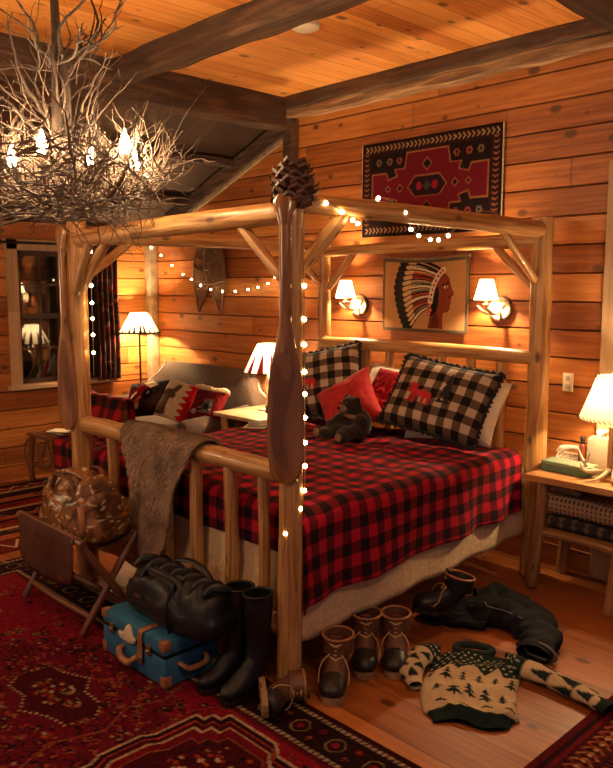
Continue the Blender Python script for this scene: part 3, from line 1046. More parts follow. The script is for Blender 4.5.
# ------------------------------------------------------------------ paddles and pine cone on the posts
def paddle(label, c, nrm, zb, zs, zt, bw, sw, grip_z, roll=0):
    """blade from zb to zs, shaft up to zt"""
    root = thing('canoe_paddle', label, 'paddle', (c[0], c[1], zb))
    n = V(nrm).normalized(); side = V((0, 0, 1)).cross(n).normalized()
    pts, fl = [], []
    prof = [(0, .30), (.02, .62), (.07, .86), (.2, .98), (.4, 1), (.6, .94), (.75, .80), (.87, .58), (1, .34)]
    for f, w in prof:
        pts.append(V((c[0], c[1], zb + (zs - zb) * f))); fl.append((bw / 2 * w, .010 + .006 * f))
    bm = bmesh.new()
    tube(bm, pts, [1] * len(pts), 20, flat=fl, ref=side)
    obj('blade', bm, M['paddle'], root)
    bm = bmesh.new()
    n2 = 14
    tube(bm, [V((c[0], c[1], zs - .10 + (zt - zs + .10) * k / n2)) for k in range(n2 + 1)], [1] * (n2 + 1), 14, flat=(sw / 2, sw / 2 * .8), ref=side)
    obj('shaft', bm, M['paddle'], root)
    bm = bmesh.new()
    tube(bm, [V((c[0], c[1], zt - .02)), V((c[0], c[1], zt + .02)), V((c[0], c[1], zt + .07)), V((c[0], c[1], zt + .10))], [1] * 4, 14, flat=[(sw / 2, sw / 2.4), (sw * .7, sw / 2.2), (sw * .95, sw / 2.2), (sw * .6, sw / 3)], ref=side)
    obj('grip', bm, M['paddle'], root)
    return root
paddle('dark wooden canoe paddle fixed blade-down to the near bed post', (.050, -.062, 0), (.62, -.78, 0), .955, 1.60, 2.03, .155, .052, 2.05)
paddle('dark wooden canoe paddle fixed blade-down to the far left bed post', (-W - .01, -.092, 0), (.45, -.9, 0), .935, 1.56, 2.0, .125, .045, 2.05)
bm = bmesh.new()
lathe(bm, [(.067, -.022), (.071, -.018), (.071, .018), (.067, .022)], (0, 0, 0), cap=False)
b0 = bm
for k, z in enumerate((1.93,)):
    pass
bm.free()
cone = thing('pine_cone', 'giant brown pine cone capping the near bed post', 'pine cone', (.034, .0, 2.075))
bm = bmesh.new(); ell(bm, (.034, .0, 2.165), (.062, .062, .095)); obj('core', bm, M['cone'], cone)
bm = bmesh.new()
nsc = 60
for k in range(nsc):
    f = (k + .5) / nsc
    z = 2.082 + .18 * f
    rr = .082 * math.sin(PI * (.22 + .74 * f)) ** .7
    a = k * 2.39996 + rnd.uniform(-.2, .2)
    d = V((math.cos(a), math.sin(a), 0))
    up = V((0, 0, 1))
    side = up.cross(d)
    c = V((.034, .0, z)) + d * rr * rnd.uniform(.6, .8)
    s = .044 * (1 - .35 * f) * rnd.uniform(.8, 1.2)
    tipd = (d * .9 + up * .35).normalized()
    q = [c - side * s * .3, c + side * s * .3, c + side * s * .75 + tipd * s * .8, c + tipd * s * 1.15 + up * s * .25, c - side * s * .75 + tipd * s * .8]
    top = [bm.verts.new(x + up * .006) for x in q]
    bot = [bm.verts.new(x - up * .006) for x in q]
    bm.faces.new(top); bm.faces.new(bot[::-1])
    for i in range(5):
        j = (i + 1) % 5
        bm.faces.new((top[i], bot[i], bot[j], top[j]))
obj('scales', bm, M['cone'], cone, False)['kind'] = 'stuff'

# ------------------------------------------------------------------ wall decoration
def flat_textile(name, label, cat, canvas, x0, x1, z0, z1, sag=.0, mat='woven', nx=160, nz=90, wave=.01):
    c = canvas
    nz, nx = c.a.shape[:2]
    A = np.zeros((nz, nx, 3))
    for j in range(nz):
        v = j / (nz - 1)
        for i in range(nx):
            u = i / (nx - 1)
            z = z0 + (z1 - z0) * v - sag * math.sin(u * PI) * v
            y = YW - .016 - wave * (1 + math.sin(u * 9 + 2 * v)) * (.25 + .75 * (1 - v))
            A[j, i] = (x0 + (x1 - x0) * u, y, z)
    return A, c.a
c = Canvas(1.2, .675, 200, 113, hexc('1a0d10'))
RED, DRED, TAN, CRM, NVY = hexc('64101f'), hexc('4c0c16'), hexc('8a5636'), hexc('a58460'), hexc('1a1014')
# border of leaves
c.rect(.0, 0, 1.2, .675, hexc('16090c')); c.rect(.015, .015, 1.185, .66, hexc('2b1214'))
for k in range(31):
    for yb in (.045, .63):
        x = .04 + k * .0373
        c.path([(x, yb + .017), (x + .018, yb), (x, yb - .017)], .009, CRM)
for k in range(15):
    for xb in (.045, 1.155):
        y = .085 + k * .036
        c.path([(xb - .017, y + .012), (xb, y), (xb + .017, y + .012)], .009, TAN)
c.rect(.085, .085, 1.115, .59, hexc('1b0c10'))
# stepped field
F = [(.10, .22), (.23, .22), (.25, .27), (.33, .25), (.31, .20), (.40, .20), (.42, .10), (.78, .10), (.80, .20), (.89, .20), (.87, .25), (.95, .27), (.97, .22), (1.10, .22),
     (1.10, .45), (.97, .45), (.95, .40), (.87, .42), (.89, .47), (.80, .47), (.78, .575), (.42, .575), (.40, .47), (.31, .47), (.33, .42), (.25, .40), (.23, .45), (.10, .45)]
c.poly(F, RED); c.path(F, .011, TAN, True)
H = [(.43, .335), (.49, .265), (.71, .265), (.77, .335), (.71, .405), (.49, .405)]
c.poly(H, hexc('26121a')); c.path(H, .010, TAN, True)
for x in (.53, .60, .67):
    c.ell(x, .335, .028, .028, hexc('8e1a26') if x != .6 else hexc('35403a'))
for (x, y, r) in ((.60, .48, .042), (.60, .19, .042), (.36, .335, .028), (.84, .335, .028), (.25, .335, .02), (.95, .335, .02)):
    D = [(x - r, y), (x, y + r), (x + r, y), (x, y - r)]
    c.poly(D, hexc('1e1016')); c.path(D, .008, TAN, True)
for (x, y) in ((.16, .53), (.26, .53), (.35, .53), (.16, .14), (.26, .14), (.35, .14), (.85, .53), (.95, .53), (1.04, .53), (.85, .14), (.95, .14), (1.04, .14)):
    for k in range(6):
        a = k * PI / 3
        c.ell(x + .018 * math.cos(a), y + .018 * math.sin(a), .009, .009, hexc('8a4038') if (int(x * 100) % 2) else hexc('6a5a4a'))
A, CC = flat_textile('', '', '', c, -1.61, -.42, 2.13, 2.805, wave=.006)
rug = thing('wall_rug', 'red and black oriental rug hung high on the plank wall above the bed', 'wall rug', (-1.015, YW - .02, 2.13))
o = obj('weave', grid_mesh('weave', A, None, CC), M['woven_fine'], rug); solid(o, .008, 1)
bm = bmesh.new()
for k in range(110):
    for xx, s in ((-1.61, -1), (-.42, 1)):
        z = 2.135 + .665 * k / 109
        box(bm, (xx + s * .005, YW - .022, z), (.011, .003, .0032), None)
obj('fringe', bm, M['paper'], rug, False)['kind'] = 'stuff'

# woven tapestry with a profile in a feather headdress
c = Canvas(.745, .52, 260, 182, hexc('b08355'))
SK, SK2, DK, OR, GR, WH, BL = hexc('7a3626'), hexc('5a2219'), hexc('191216'), hexc('a8402a'), hexc('6f7058'), hexc('d8c8aa'), hexc('39435c')
fx, fy = .405, .30       # brow of the figure
colf = [DK, WH, OR, hexc('8c2f24'), GR, WH, GR, OR, WH, hexc('8c2f24'), OR, GR, WH]
# nested plumes sweeping back from the brow band and falling behind the neck
nf = len(colf)
for k in range(nf - 1, -1, -1):
    f = k / (nf - 1)
    bx, by = .515 - .115 * f, .432 - .245 * f
    ang = R(158 + 72 * f)
    rr_ = .36 - .06 * abs(f - .35)
    tx, ty = bx + rr_ * math.cos(ang) * (1.06 - .25 * f), by + rr_ * math.sin(ang) * .62 - .015 * f - .02
    mx, my = (bx + tx) / 2 - .02, (by + ty) / 2 + .075 - .02 * f
    P = []
    for q in range(15):
        t = q / 14
        P.append(((1 - t) ** 2 * bx + 2 * t * (1 - t) * mx + t * t * tx, (1 - t) ** 2 * by + 2 * t * (1 - t) * my + t * t * ty))
    c.path(P, .050, DK)
    c.path(P[:12], .034, colf[k])
    c.path(P[:12], .007, DK if k % 2 else hexc('c9a878'))
    c.path(P[12:], .044, DK)
    c.path(P[9:12], .034, hexc('c9a878'))
# face
def S(P): return [(.10 + x * 1.04, -.01 + y * 1.03) for x, y in P]
def S1(x, y): return S([(x, y)])[0]
face = S([(.412, .415), (.445, .405), (.470, .375), (.478, .345), (.484, .325), (.508, .275), (.500, .262), (.486, .258), (.492, .243), (.482, .232), (.488, .222), (.484, .205), (.478, .195), (.480, .175),
        (.462, .155), (.425, .150), (.420, .105), (.425, .04), (.30, .04), (.32, .12), (.335, .2), (.345, .30), (.37, .37)])
c.poly(face, SK); c.path(face, .006, SK2, True)
c.poly(S([(.345, .31), (.385, .33), (.392, .27), (.385, .19), (.36, .13), (.318, .12), (.312, .2)]), DK)
c.poly(S([(.345, .14), (.37, .15), (.40, .10), (.39, .04), (.31, .04)]), SK2)
c.path(S([(.420, .335), (.466, .347)]), .012, DK); c.ell(*S1(.445, .322), .017, .009, WH); c.ell(*S1(.450, .322), .007, .008, DK)
c.path(S([(.505, .272), (.475, .255), (.464, .240)]), .008, SK2); c.path(S([(.486, .236), (.456, .228)]), .011, hexc('9c1f1a')); c.path(S([(.425, .26), (.44, .21)]), .006, SK2)
c.path(S([(.470, .258), (.478, .248)]), .008, DK)
band = S([(.425, .440), (.39, .410), (.352, .35), (.330, .285), (.318, .22)])
c.path(band, .042, WH)
for (a, b) in zip(band[:-1], band[1:]):
    for f in (.2, .7):
        c.ell(a[0] + (b[0] - a[0]) * f, a[1] + (b[1] - a[1]) * f, .010, .010, OR)
for (x, y) in S([(.312, .195), (.318, .165), (.306, .14)]):
    c.ell(x, y, .017, .017, hexc('a8402a')); c.ell(x, y, .006, .006, WH)
c.rect(0, 0, .745, .022, hexc('5a4f3e')); c.rect(0, .498, .745, .52, hexc('5a4f3e')); c.rect(0, 0, .022, .52, hexc('5a4f3e')); c.rect(.723, 0, .745, .52, hexc('5a4f3e'))
A, CC = flat_textile('', '', '', c, -1.395, -.648, 1.445, 1.97, sag=.018, wave=.006)
tp = thing('tapestry', 'tan wall tapestry showing a profile in a feather headdress, between the sconces', 'tapestry', (-1.02, YW - .02, 1.445))
o = obj('cloth', grid_mesh('cloth', A, None, CC), M['woven_fine'], tp); solid(o, .01, 1)
bm = bmesh.new()
curve_tube(bm, [(-1.40, YW - .012, 1.975), (-1.2, YW - .012, 1.962), (-1.02, YW - .012, 1.957), (-.85, YW - .012, 1.962), (-.643, YW - .012, 1.975)], .012, 5, 8)
obj('hem', bm, M['grey_trim'], tp)

# snowshoes
def snowshoe(label, M4):
    root = thing('snowshoe', label, 'snowshoe', (0, 0, 0), 'snowshoes on the wall')
    fr = [(0, -.30), (.03, -.22), (.075, -.10), (.105, .05), (.095, .17), (.055, .25), (0, .275), (-.055, .25), (-.095, .17), (-.105, .05), (-.075, -.10), (-.03, -.22), (0, -.30)]
    bm = bmesh.new(); curve_tube(bm, [(x, y, 0) for x, y in fr], .011, 4, 8)
    obj('frame', bm, M['snow_wood'], root)
    for y, w_ in ((.12, .10), (-.06, .085)):
        bm = bmesh.new(); tube(bm, [(-w_, y, 0), (w_, y, 0)], .009, 8)
        obj('crossbar', bm, M['snow_wood'], root)
    bm = bmesh.new()
    def wd(y):
        pts = [(-.30, 0), (-.22, .03), (-.10, .075), (.05, .105), (.17, .095), (.25, .055), (.275, 0)]
        for (a, wa), (b, wb) in zip(pts[:-1], pts[1:]):
            if a <= y <= b: return wa + (wb - wa) * (y - a) / (b - a)
        return 0
    for k in range(26):
        y = -.24 + k * .019
        w = wd(y)
        tube(bm, [(-w, y, 0), (w, y, .0)], .0032, 5)
        y2 = min(.26, y + .09)
        tube(bm, [(-w, y, 0), (wd(y2), y2, 0)], .0028, 5); tube(bm, [(w, y, 0), (-wd(y2), y2, 0)], .0028, 5)
    obj('webbing', bm, M['web'], root)
    bm = bmesh.new(); curve_tube(bm, [(-.075, .06, .0), (-.06, .06, .05), (0, .05, .065), (.06, .06, .05), (.075, .06, 0)], .014, 4, 8, flat=(1, .4))
    obj('binding', bm, M['leather_brown'], root)
    return root
for lab, cx, yy, rl in (('snowshoe hanging on the wall left of the bed, crossed behind the other', -3.63, YW - .035, 11), ('snowshoe hanging on the wall left of the bed, crossed over the other', -3.37, YW - .075, -11)):
    s = snowshoe(lab, None)
    s.location = (cx, yy, 1.87); s.scale = (1.32, 1.16, 1.1)
    s.rotation_euler = (R(90), R(rl), 0)
bm = bmesh.new(); curve_tube(bm, [(-3.62, YW - .04, 2.06), (-3.5, YW - .03, 2.19), (-3.38, YW - .06, 2.06)], .004, 5, 6)
tag(obj('hanging_cord', bm, M['lace']), 'thin cord from which the snowshoes hang', 'cord')

# wall outlet
ot = thing('wall_outlet', 'ivory outlet cover on the plank wall right of the bed', 'outlet', (.082, YW, 1.18))
bm = bmesh.new(); box(bm, (.082, YW - .004, 1.18), (.068, .008, .112), bev=.003); obj('cover_plate', bm, M['plastic_white'], ot)
for z in (1.155, 1.205):
    bm = bmesh.new(); box(bm, (.082, YW - .009, z), (.028, .004, .03), bev=.002); obj('socket', bm, M['ceramic'], ot)
# smoke detector on the ceiling
sd = thing('smoke_detector', 'round white smoke detector on the board ceiling beside the beam', 'smoke detector', (-.99, 1.05, ZC - .03))
bm = bmesh.new(); lathe(bm, [(.02, ZC - .036), (.06, ZC - .035), (.082, ZC - .022), (.085, ZC)], (-.99, 1.05, 0)); obj('cover', bm, M['plastic_white'], sd)

# ------------------------------------------------------------------ lamps
def bulb_part(root, c, r=.026, mat='bulb'):
    bm = bmesh.new(); bmesh.ops.create_icosphere(bm, subdivisions=2, radius=r, matrix=Matrix.Translation(c))
    o = obj('bulb', bm, M[mat], root)
    return o
def shade_part(root, c, z0, z1, r0, r1, mat, seg=32, name='lamp_shade'):
    bm = bmesh.new()
    lathe(bm, [(r0, z0), (r0 + (r1 - r0) * .5 - .002, (z0 + z1) / 2), (r1, z1)], (c[0], c[1], 0), seg, cap=False)
    return obj(name, bm, M[mat], root)

def ring_tube(bm, c, r, z, rad, seg=32):
    pts = [(c[0] + r * math.cos(2 * PI * k / seg), c[1] + r * math.sin(2 * PI * k / seg), z) for k in range(seg + 1)]
    tube(bm, pts, rad, 6, cap=False)

def sconce(label, x):
    z = 1.626
    root = thing('wall_sconce', label, 'wall lamp', (x, YW, z))
    bm = bmesh.new()
    lathe(bm, [(.082, 0), (.082, .03)], (x, YW, z), 26, M=Matrix.Rotation(R(90), 4, 'X'))
    obj('bark_rim', bm, M['bark_slice'], root)
    bm = bmesh.new()
    lathe(bm, [(.072, .028), (.072, .034)], (x, YW, z), 26, M=Matrix.Rotation(R(90), 4, 'X'))
    obj('wood_slice', bm, M['slice'], root)
    bm = bmesh.new()
    sx = x - .035
    curve_tube(bm, [(x + .01, YW - .03, z - .02), (x + .0, YW - .08, z - .035), (sx, YW - .13, z - .005), (sx, YW - .135, z + .02)], [.010, .012, .011, .010], 5, 8)
    curve_tube(bm, [(x + .0, YW - .08, z - .035), (x - .06, YW - .11, z - .03), (x - .11, YW - .12, z + .015)], [.010, .008, .003], 5, 8)
    curve_tube(bm, [(x - .06, YW - .11, z - .03), (x - .085, YW - .14, z + .01)], [.007, .003], 4, 8)
    curve_tube(bm, [(x + .02, YW - .04, z + .0), (x + .045, YW - .05, z + .045), (x + .03, YW - .06, z + .06)], [.007, .006, .003], 4, 8)
    obj('antler_arm', bm, M['antler'], root)
    bm = bmesh.new(); lathe(bm, [(.012, z + .015), (.026, z + .022), (.026, z + .028), (.011, z + .03), (.011, z + .07)], (sx, YW - .135, 0), 16)
    obj('candle_cup', bm, M['ceramic'], root)
    shade_part(root, (sx, YW - .135), z + .055, z + .185, .078, .042, 'shade_white')
    bulb_part(root, (sx, YW - .135, z + .115), .020, 'sconce_bulb')
    return root
sconce('small antler wall sconce left of the tapestry above the headboard', -1.642)
sconce('small antler wall sconce right of the tapestry above the headboard', -.402)

# nightstand lamp
lx, ly = .51, 2.0
NT = .69
lamp = thing('table_lamp', 'antler lamp with a laced cream shade on the log nightstand', 'lamp', (lx, ly, NT))
bm = bmesh.new()
lathe(bm, [(.085, NT), (.085, NT + .018), (.04, NT + .03), (.034, NT + .05), (.034, NT + .30), (.02, NT + .315), (.014, NT + .42)], (lx, ly, 0), 24)
obj('lamp_base', bm, M['log_old'], lamp)
for q, (pts, rr) in enumerate([([(.03, 0, .07), (-.08, -.03, .04), (-.15, -.05, .09), (-.19, -.05, .17)], [.016, .015, .010, .003]),
                  ([(-.08, -.03, .04), (-.12, -.10, .05), (-.13, -.14, .10)], [.013, .010, .003]), ([(-.14, -.05, .085), (-.10, -.08, .15)], [.010, .003]),
                  ([(.02, -.02, .06), (.06, -.12, .03), (.10, -.16, .10)], [.016, .013, .003]), ([(.0, -.04, .06), (-.03, -.13, .02), (-.08, -.17, .005)], [.014, .010, .004]),
                  ([(.04, .02, .06), (.12, .03, .05), (.17, .0, .14)], [.015, .012, .003])]):
    bm = bmesh.new(); curve_tube(bm, [(lx + a, ly + b, NT + c_) for a, b, c_ in pts], rr, 5, 9)
    obj('antler', bm, M['antler'], lamp)
shade_part(lamp, (lx, ly), 1.035, 1.275, .195, .108, 'shade_cream')
for r_, z in ((.196, 1.037), (.109, 1.273)):
    bm = bmesh.new()
    for k in range(48):
        a = 2 * PI * k / 48
        n_ = V((math.cos(a), math.sin(a), 0)); t_ = V((-math.sin(a), math.cos(a), 0))
        if r_ < .15 and k % 2: continue
        c_ = V((lx, ly, z)) + n_ * r_
        tube(bm, [c_ + V((0, 0, .014)) - t_ * .010 + n_ * .002, c_ + n_ * .006 + t_ * .006, c_ - V((0, 0, .004)) + t_ * .010], .0028, 5)
    obj('lacing', bm, M['leather_brown'], lamp)
bulb_part(lamp, (lx, ly, 1.15), .030, 'stand_bulb')

# floor lamp in the corner
fx_, fy_ = -4.30, 1.95
fl = thing('floor_lamp', 'thin black floor lamp with a tree-silhouette shade in the far corner', 'lamp', (fx_, fy_, 0))
bm = bmesh.new(); lathe(bm, [(.13, 0), (.13, .012), (.03, .028), (.012, .05)], (fx_, fy_, 0), 24); obj('base', bm, M['iron'], fl)
bm = bmesh.new(); tube(bm, [(fx_, fy_, .04), (fx_, fy_, .7), (fx_, fy_, 1.47)], .010, 10); obj('pole', bm, M['iron'], fl)
z0, z1, r0, r1 = 1.305, 1.505, .205, .085
shade_part(fl, (fx_, fy_), z0, z1, r0, r1, 'shade_cream', 48)
bm = bmesh.new()
rnd = random.Random(3)
def on_shade(a, z, e=.003):
    r_ = r0 + (r1 - r0) * (z - z0) / (z1 - z0) + e
    return V((fx_ + r_ * math.cos(a), fy_ + r_ * math.sin(a), z))
for k in range(24):
    a = 2 * PI * k / 24 + rnd.uniform(-.04, .04)
    h = rnd.choice((.05, .07, .09, .12)) * rnd.uniform(.8, 1.1)
    w = .05 + h * .35
    for q in range(3):
        zb = z0 + .012 + h * q * .28
        zt = z0 + .012 + h * (q * .28 + .48)
        ww = w * (1 - q * .28)
        v = [bm.verts.new(on_shade(a - ww, zb)), bm.verts.new(on_shade(a + ww, zb)), bm.verts.new(on_shade(a, zt))]
        v2 = [bm.verts.new(on_shade(a - ww, zb, .0045)), bm.verts.new(on_shade(a + ww, zb, .0045)), bm.verts.new(on_shade(a, zt, .0045))]
        bm.faces.new(v); bm.faces.new(v2)
        for i in range(3): bm.faces.new((v[i], v[(i + 1) % 3], v2[(i + 1) % 3], v2[i]))
pr = [[bm.verts.new(on_shade(2 * PI * k / 48, z0 + zz, .0035)) for k in range(48)] for zz in (.0, .016)]
for k in range(48):
    bm.faces.new((pr[0][k], pr[0][(k + 1) % 48], pr[1][(k + 1) % 48], pr[1][k]))
obj('tree_silhouettes', bm, M['sil'], fl, False)
bulb_part(fl, (fx_, fy_, 1.41), .03, 'floor_bulb')

# bedside table with lamp behind the near post
tx, ty = -2.36, 1.88
st = thing('side_table', 'small pale-topped side table between the sofa and the bed', 'table', (tx, ty, 0))
bm = bmesh.new(); box(bm, (tx, ty, .735), (.58, .56, .03), bev=.006); obj('table_top', bm, M['pale_top'], st)
for sx in (-1, 1):
    for sy in (-1, 1):
        obj('leg', log((tx + sx * .22, ty + sy * .22, 0), (tx + sx * .22, ty + sy * .22, .722), .03, seed=int(80 + sx + 3 * sy)), M['log'], st)
bm = bmesh.new(); box(bm, (tx, ty, .25), (.42, .42, .02)); obj('lower_shelf', bm, M['pale_top'], st)
l2x, l2y = -2.40, 1.98
l2 = thing('table_lamp', 'antler table lamp with a red and white striped shade behind the near post', 'lamp', (l2x, l2y, .75))
bm = bmesh.new()
for pts in ([(.06, 0, .0), (.02, .0, .10), (-.03, .01, .2), (.0, 0, .31)], [(-.06, .03, .0), (-.02, .01, .1), (.03, 0, .2), (.0, 0, .31)], [(-.02, .0, .1), (-.08, -.02, .16), (-.09, -.03, .22)], [(.03, 0, .2), (.09, -.01, .22), (.1, -.01, .28)]):
    curve_tube(bm, [(l2x + a, l2y + b, .75 + c_) for a, b, c_ in pts], [.016, .014, .012, .009] if len(pts) == 4 else [.012, .01, .004], 5, 8)
lathe(bm, [(.08, .75), (.08, .765), (.02, .775)], (l2x, l2y, 0), 20)
obj('antler_base', bm, M['antler'], l2)
z0, z1, r0, r1 = 1.075, 1.30, .20, .085
shade_part(l2, (l2x, l2y), z0, z1, r0, r1, 'shade_white', 48)
bm = bmesh.new()
def on2(a, z, e=.003):
    r_ = r0 + (r1 - r0) * (z - z0) / (z1 - z0) + e
    return V((l2x + r_ * math.cos(a), l2y + r_ * math.sin(a), z))
for k in range(12):
    a = 2 * PI * k / 12
    v = [bm.verts.new(on2(a - .13, z0)), bm.verts.new(on2(a + .13, z0)), bm.verts.new(on2(a + .05, z0 + .14)), bm.verts.new(on2(a - .05, z0 + .14))]
    v2 = [bm.verts.new(on2(a - .13, z0, .0045)), bm.verts.new(on2(a + .13, z0, .0045)), bm.verts.new(on2(a + .05, z0 + .14, .0045)), bm.verts.new(on2(a - .05, z0 + .14, .0045))]
    bm.faces.new(v); bm.faces.new(v2)
    for i in range(4): bm.faces.new((v[i], v[(i + 1) % 4], v2[(i + 1) % 4], v2[i]))
obj('red_stripes', bm, M['shade_red'], l2, False)
bulb_part(l2, (l2x, l2y, 1.19), .028)
bx = thing('dark_box', 'small dark box lying on the side table under the striped lamp', 'box', (-2.2, 1.80, .75))
bm = bmesh.new(); box(bm, (-2.26, 1.93, .775), (.13, .09, .05), R(20), bev=.004); obj('box_body', bm, M['leather_black'], bx)
bm = bmesh.new(); box(bm, (-2.26, 1.93, .803), (.134, .094, .008), R(20), bev=.002); obj('box_lid', bm, M['leather_black'], bx)

# ------------------------------------------------------------------ string lights
def string_light(label, pts, n_sub=4, extra0=(), extra1=()):
    root = thing('string_light', label, 'string lights', pts[0], 'fairy lights')
    bm = bmesh.new()
    curve_tube(bm, list(extra0) + list(pts) + list(extra1), .0022, n_sub, 5)
    obj('wire', bm, M['wire'], root)
    for p in pts:
        bm = bmesh.new(); bmesh.ops.create_icosphere(bm, subdivisions=2, radius=.0098, matrix=Matrix.Translation(V(p) + V((0, 0, -.004))))
        obj('bulb', bm, M['fairy'], root)
    return root
px, py = .058, .045
P1 = [(.03, -.045, .735), (.062, .01, .838), (.066, .03, .914), (.065, .035, 1.019), (.064, .036, 1.119), (.063, .036, 1.226), (.062, .036, 1.325), (.061, .036, 1.418), (.060, .036, 1.532), (.060, .036, 1.636), (.06, .036, 1.773)]
string_light('string of warm fairy lights running down the near bed post', P1, extra1=[(.058, .034, 1.95), (.055, .06, 2.07)])
P2 = [(.05, .17, 2.115), (.056, .262, 2.085), (.05, .335, 2.056), (.03, .39, 2.045), (-.0, .56, 2.17), (.052, .69, 2.11), (-.03, .84, 2.045), (-.045, .92, 2.02), (-.05, 1.02, 2.005), (-.05, 1.09, 2.006), (-.045, 1.165, 2.03)]
string_light('string of warm fairy lights looped along the right canopy rail', P2, extra0=[(.06, .05, 2.07)], extra1=[(0, 1.35, 2.155), (-.01, 1.6, 2.16)])
P3 = [(-4.50 + .08, 2.19, 2.16), (-4.265, 2.20, 2.076), (-4.077, 2.2, 1.974), (-3.893, 2.2, 1.885), (-3.715, 2.17, 1.836), (-3.542, 2.15, 1.779), (-3.374, 2.14, 1.742), (-3.226, 2.16, 1.724), (-3.067, 2.18, 1.725), (-2.913, 2.2, 1.743), (-2.778, 2.2, 1.761), (-2.646, 2.2, 1.795), (-2.543, 2.19, 1.845)]
string_light('string of warm fairy lights swagged across the wall past the snowshoes', P3, extra0=[(-4.46, 2.2, 2.2)], extra1=[(-2.2, 2.2, 2.0), (-1.83, 2.06, 2.12)])
P4 = [(-1.700, .035, 1.967), (-1.712, .04, 1.774), (-1.712, .04, 1.677), (-1.712, .04, 1.585), (-1.712, .04, 1.493), (-1.715, .04, 1.388)]
string_light('string of warm fairy lights hanging down the far left bed post', P4, extra0=[(-1.72, .06, 2.09)], extra1=[(-1.718, .04, 1.25)])
# ------------------------------------------------------------------ twig chandelier
ch = thing('twig_chandelier', 'twig nest chandelier with candle bulbs hanging from the ceiling', 'chandelier', (-.83, -.57, ZC))
cc = V((-.83, -.57, 0))
rnd = random.Random(11)
flames = [(-.691, -.712, 2.333), (-.486, -.454, 2.343), (-1.102, -.658, 2.335), (-.901, -.376, 2.344), (-.674, -.292, 2.31), (-.93, -.90, 2.33)]
def near_flame(p, lim=.22):
    a = math.atan2(p.y - cc.y, p.x - cc.x); r_ = math.hypot(p.x - cc.x, p.y - cc.y)
    for (x, y, z) in flames:
        fa = math.atan2(y - cc.y, x - cc.x); fr = math.hypot(x - cc.x, y - cc.y)
        da = abs((a - fa + PI) % (2 * PI) - PI)
        if da < lim and r_ > fr - .06: return True
    return False
def twig_curve(bm, p, d, ln, r0, curl, grav=0.0, n=7, branches=2, seg=5):
    pts, rs = [V(p)], [r0]
    d = V(d).normalized()
    for i in range(n):
        d = (d + V((rnd.uniform(-1, 1), rnd.uniform(-1, 1), rnd.uniform(-1, 1))) * curl + V((0, 0, grav))).normalized()
        pts.append(pts[-1] + d * ln / n)
        rs.append(r0 * (1 - .72 * (i + 1) / n))
    tube(bm, pts, rs, seg)
    for k in range(branches):
        i = rnd.randint(2, n - 1)
        dd = (pts[i + 1] - pts[i]).normalized() + V((rnd.uniform(-1, 1), rnd.uniform(-1, 1), rnd.uniform(-.4, 1))) * .8
        twig_curve(bm, pts[i], dd, ln * rnd.uniform(.25, .5), rs[i] * .75, curl, grav, 5, 0, 5)
# main branches, each its own piece
for k in range(64):
    a = k * 2.39996
    bm = bmesh.new()
    d = V((math.cos(a), math.sin(a), 0))
    if k < 26:      # bowl: sweep out low then up at the rim
        p = cc + d * rnd.uniform(.02, .12) + V((0, 0, rnd.uniform(2.06, 2.12)))
        twig_curve(bm, p, d + V((0, 0, .05)), rnd.uniform(.48, .64), rnd.uniform(.006, .009), .28, .09, 8, 3)
    elif k < 48:    # upright crown twigs around the rim
        p = cc + d * rnd.uniform(.16, .42) + V((0, 0, rnd.uniform(2.10, 2.2)))
        if near_flame(p): p = cc + d * .14 + V((0, 0, 2.12))
        twig_curve(bm, p, d * rnd.uniform(.05, .45) + V((0, 0, 1)), rnd.uniform(.30, .50), rnd.uniform(.005, .0075), .46, .04, 10, 3)
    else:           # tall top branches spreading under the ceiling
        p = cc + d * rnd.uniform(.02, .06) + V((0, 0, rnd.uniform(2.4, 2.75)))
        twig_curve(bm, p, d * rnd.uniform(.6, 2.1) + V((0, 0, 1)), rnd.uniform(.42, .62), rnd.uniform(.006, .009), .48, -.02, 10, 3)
    obj('twig', bm, M['twig'] if k < 48 else M['twig_dark_shaded'], ch)  # top branches get the twig colour with silhouette shade built in
bm = bmesh.new()
for k in range(420):        # tangled bowl
    a = rnd.uniform(0, 2 * PI)
    rr = .47 * math.sqrt(rnd.uniform(.02, 1))
    d = V((math.cos(a), math.sin(a), 0)); t = V((-d.y, d.x, 0))
    z = 2.07 + .17 * (rr / .44) ** 2 + rnd.uniform(-.02, .05)
    p = cc + d * rr + V((0, 0, z))
    twig_curve(bm, p, t * rnd.choice((-1, 1)) + d * rnd.uniform(-.6, .5) + V((0, 0, rnd.uniform(-.1, .35))), rnd.uniform(.18, .36), rnd.uniform(.0030, .0052), .50, .02, 8, 1, 4)
for k in range(210):        # fine uprights
    a = rnd.uniform(0, 2 * PI)
    rr = rnd.uniform(.16, .46)
    d = V((math.cos(a), math.sin(a), 0))
    p = cc + d * rr + V((0, 0, 2.1 + .12 * (rr / .42) ** 2))
    if near_flame(p): continue
    twig_curve(bm, p, d * rnd.uniform(-.15, .5) + V((0, 0, 1)), rnd.uniform(.20, .44), rnd.uniform(.003, .0048), .52, .03, 9, 2, 4)
for k in range(26):         # around the stem
    a = rnd.uniform(0, 2 * PI)
    d = V((math.cos(a), math.sin(a), 0))
    p = cc + d * rnd.uniform(.02, .14) + V((0, 0, rnd.uniform(2.3, 2.75)))
    twig_curve(bm, p, d * rnd.uniform(.1, .9) + V((0, 0, 1)), rnd.uniform(.25, .45), rnd.uniform(.003, .005), .36, .0, 8, 1, 4)
obj('twig_tangle', bm, M['twig'], ch)['kind'] = 'stuff'
bm = bmesh.new(); curve_tube(bm, [cc + V((0, 0, 2.08)), cc + V((.015, -.01, 2.4)), cc + V((-.01, .012, 2.8)), cc + V((0, 0, ZC - .02))], [.02, .024, .02, .014], 6, 10)
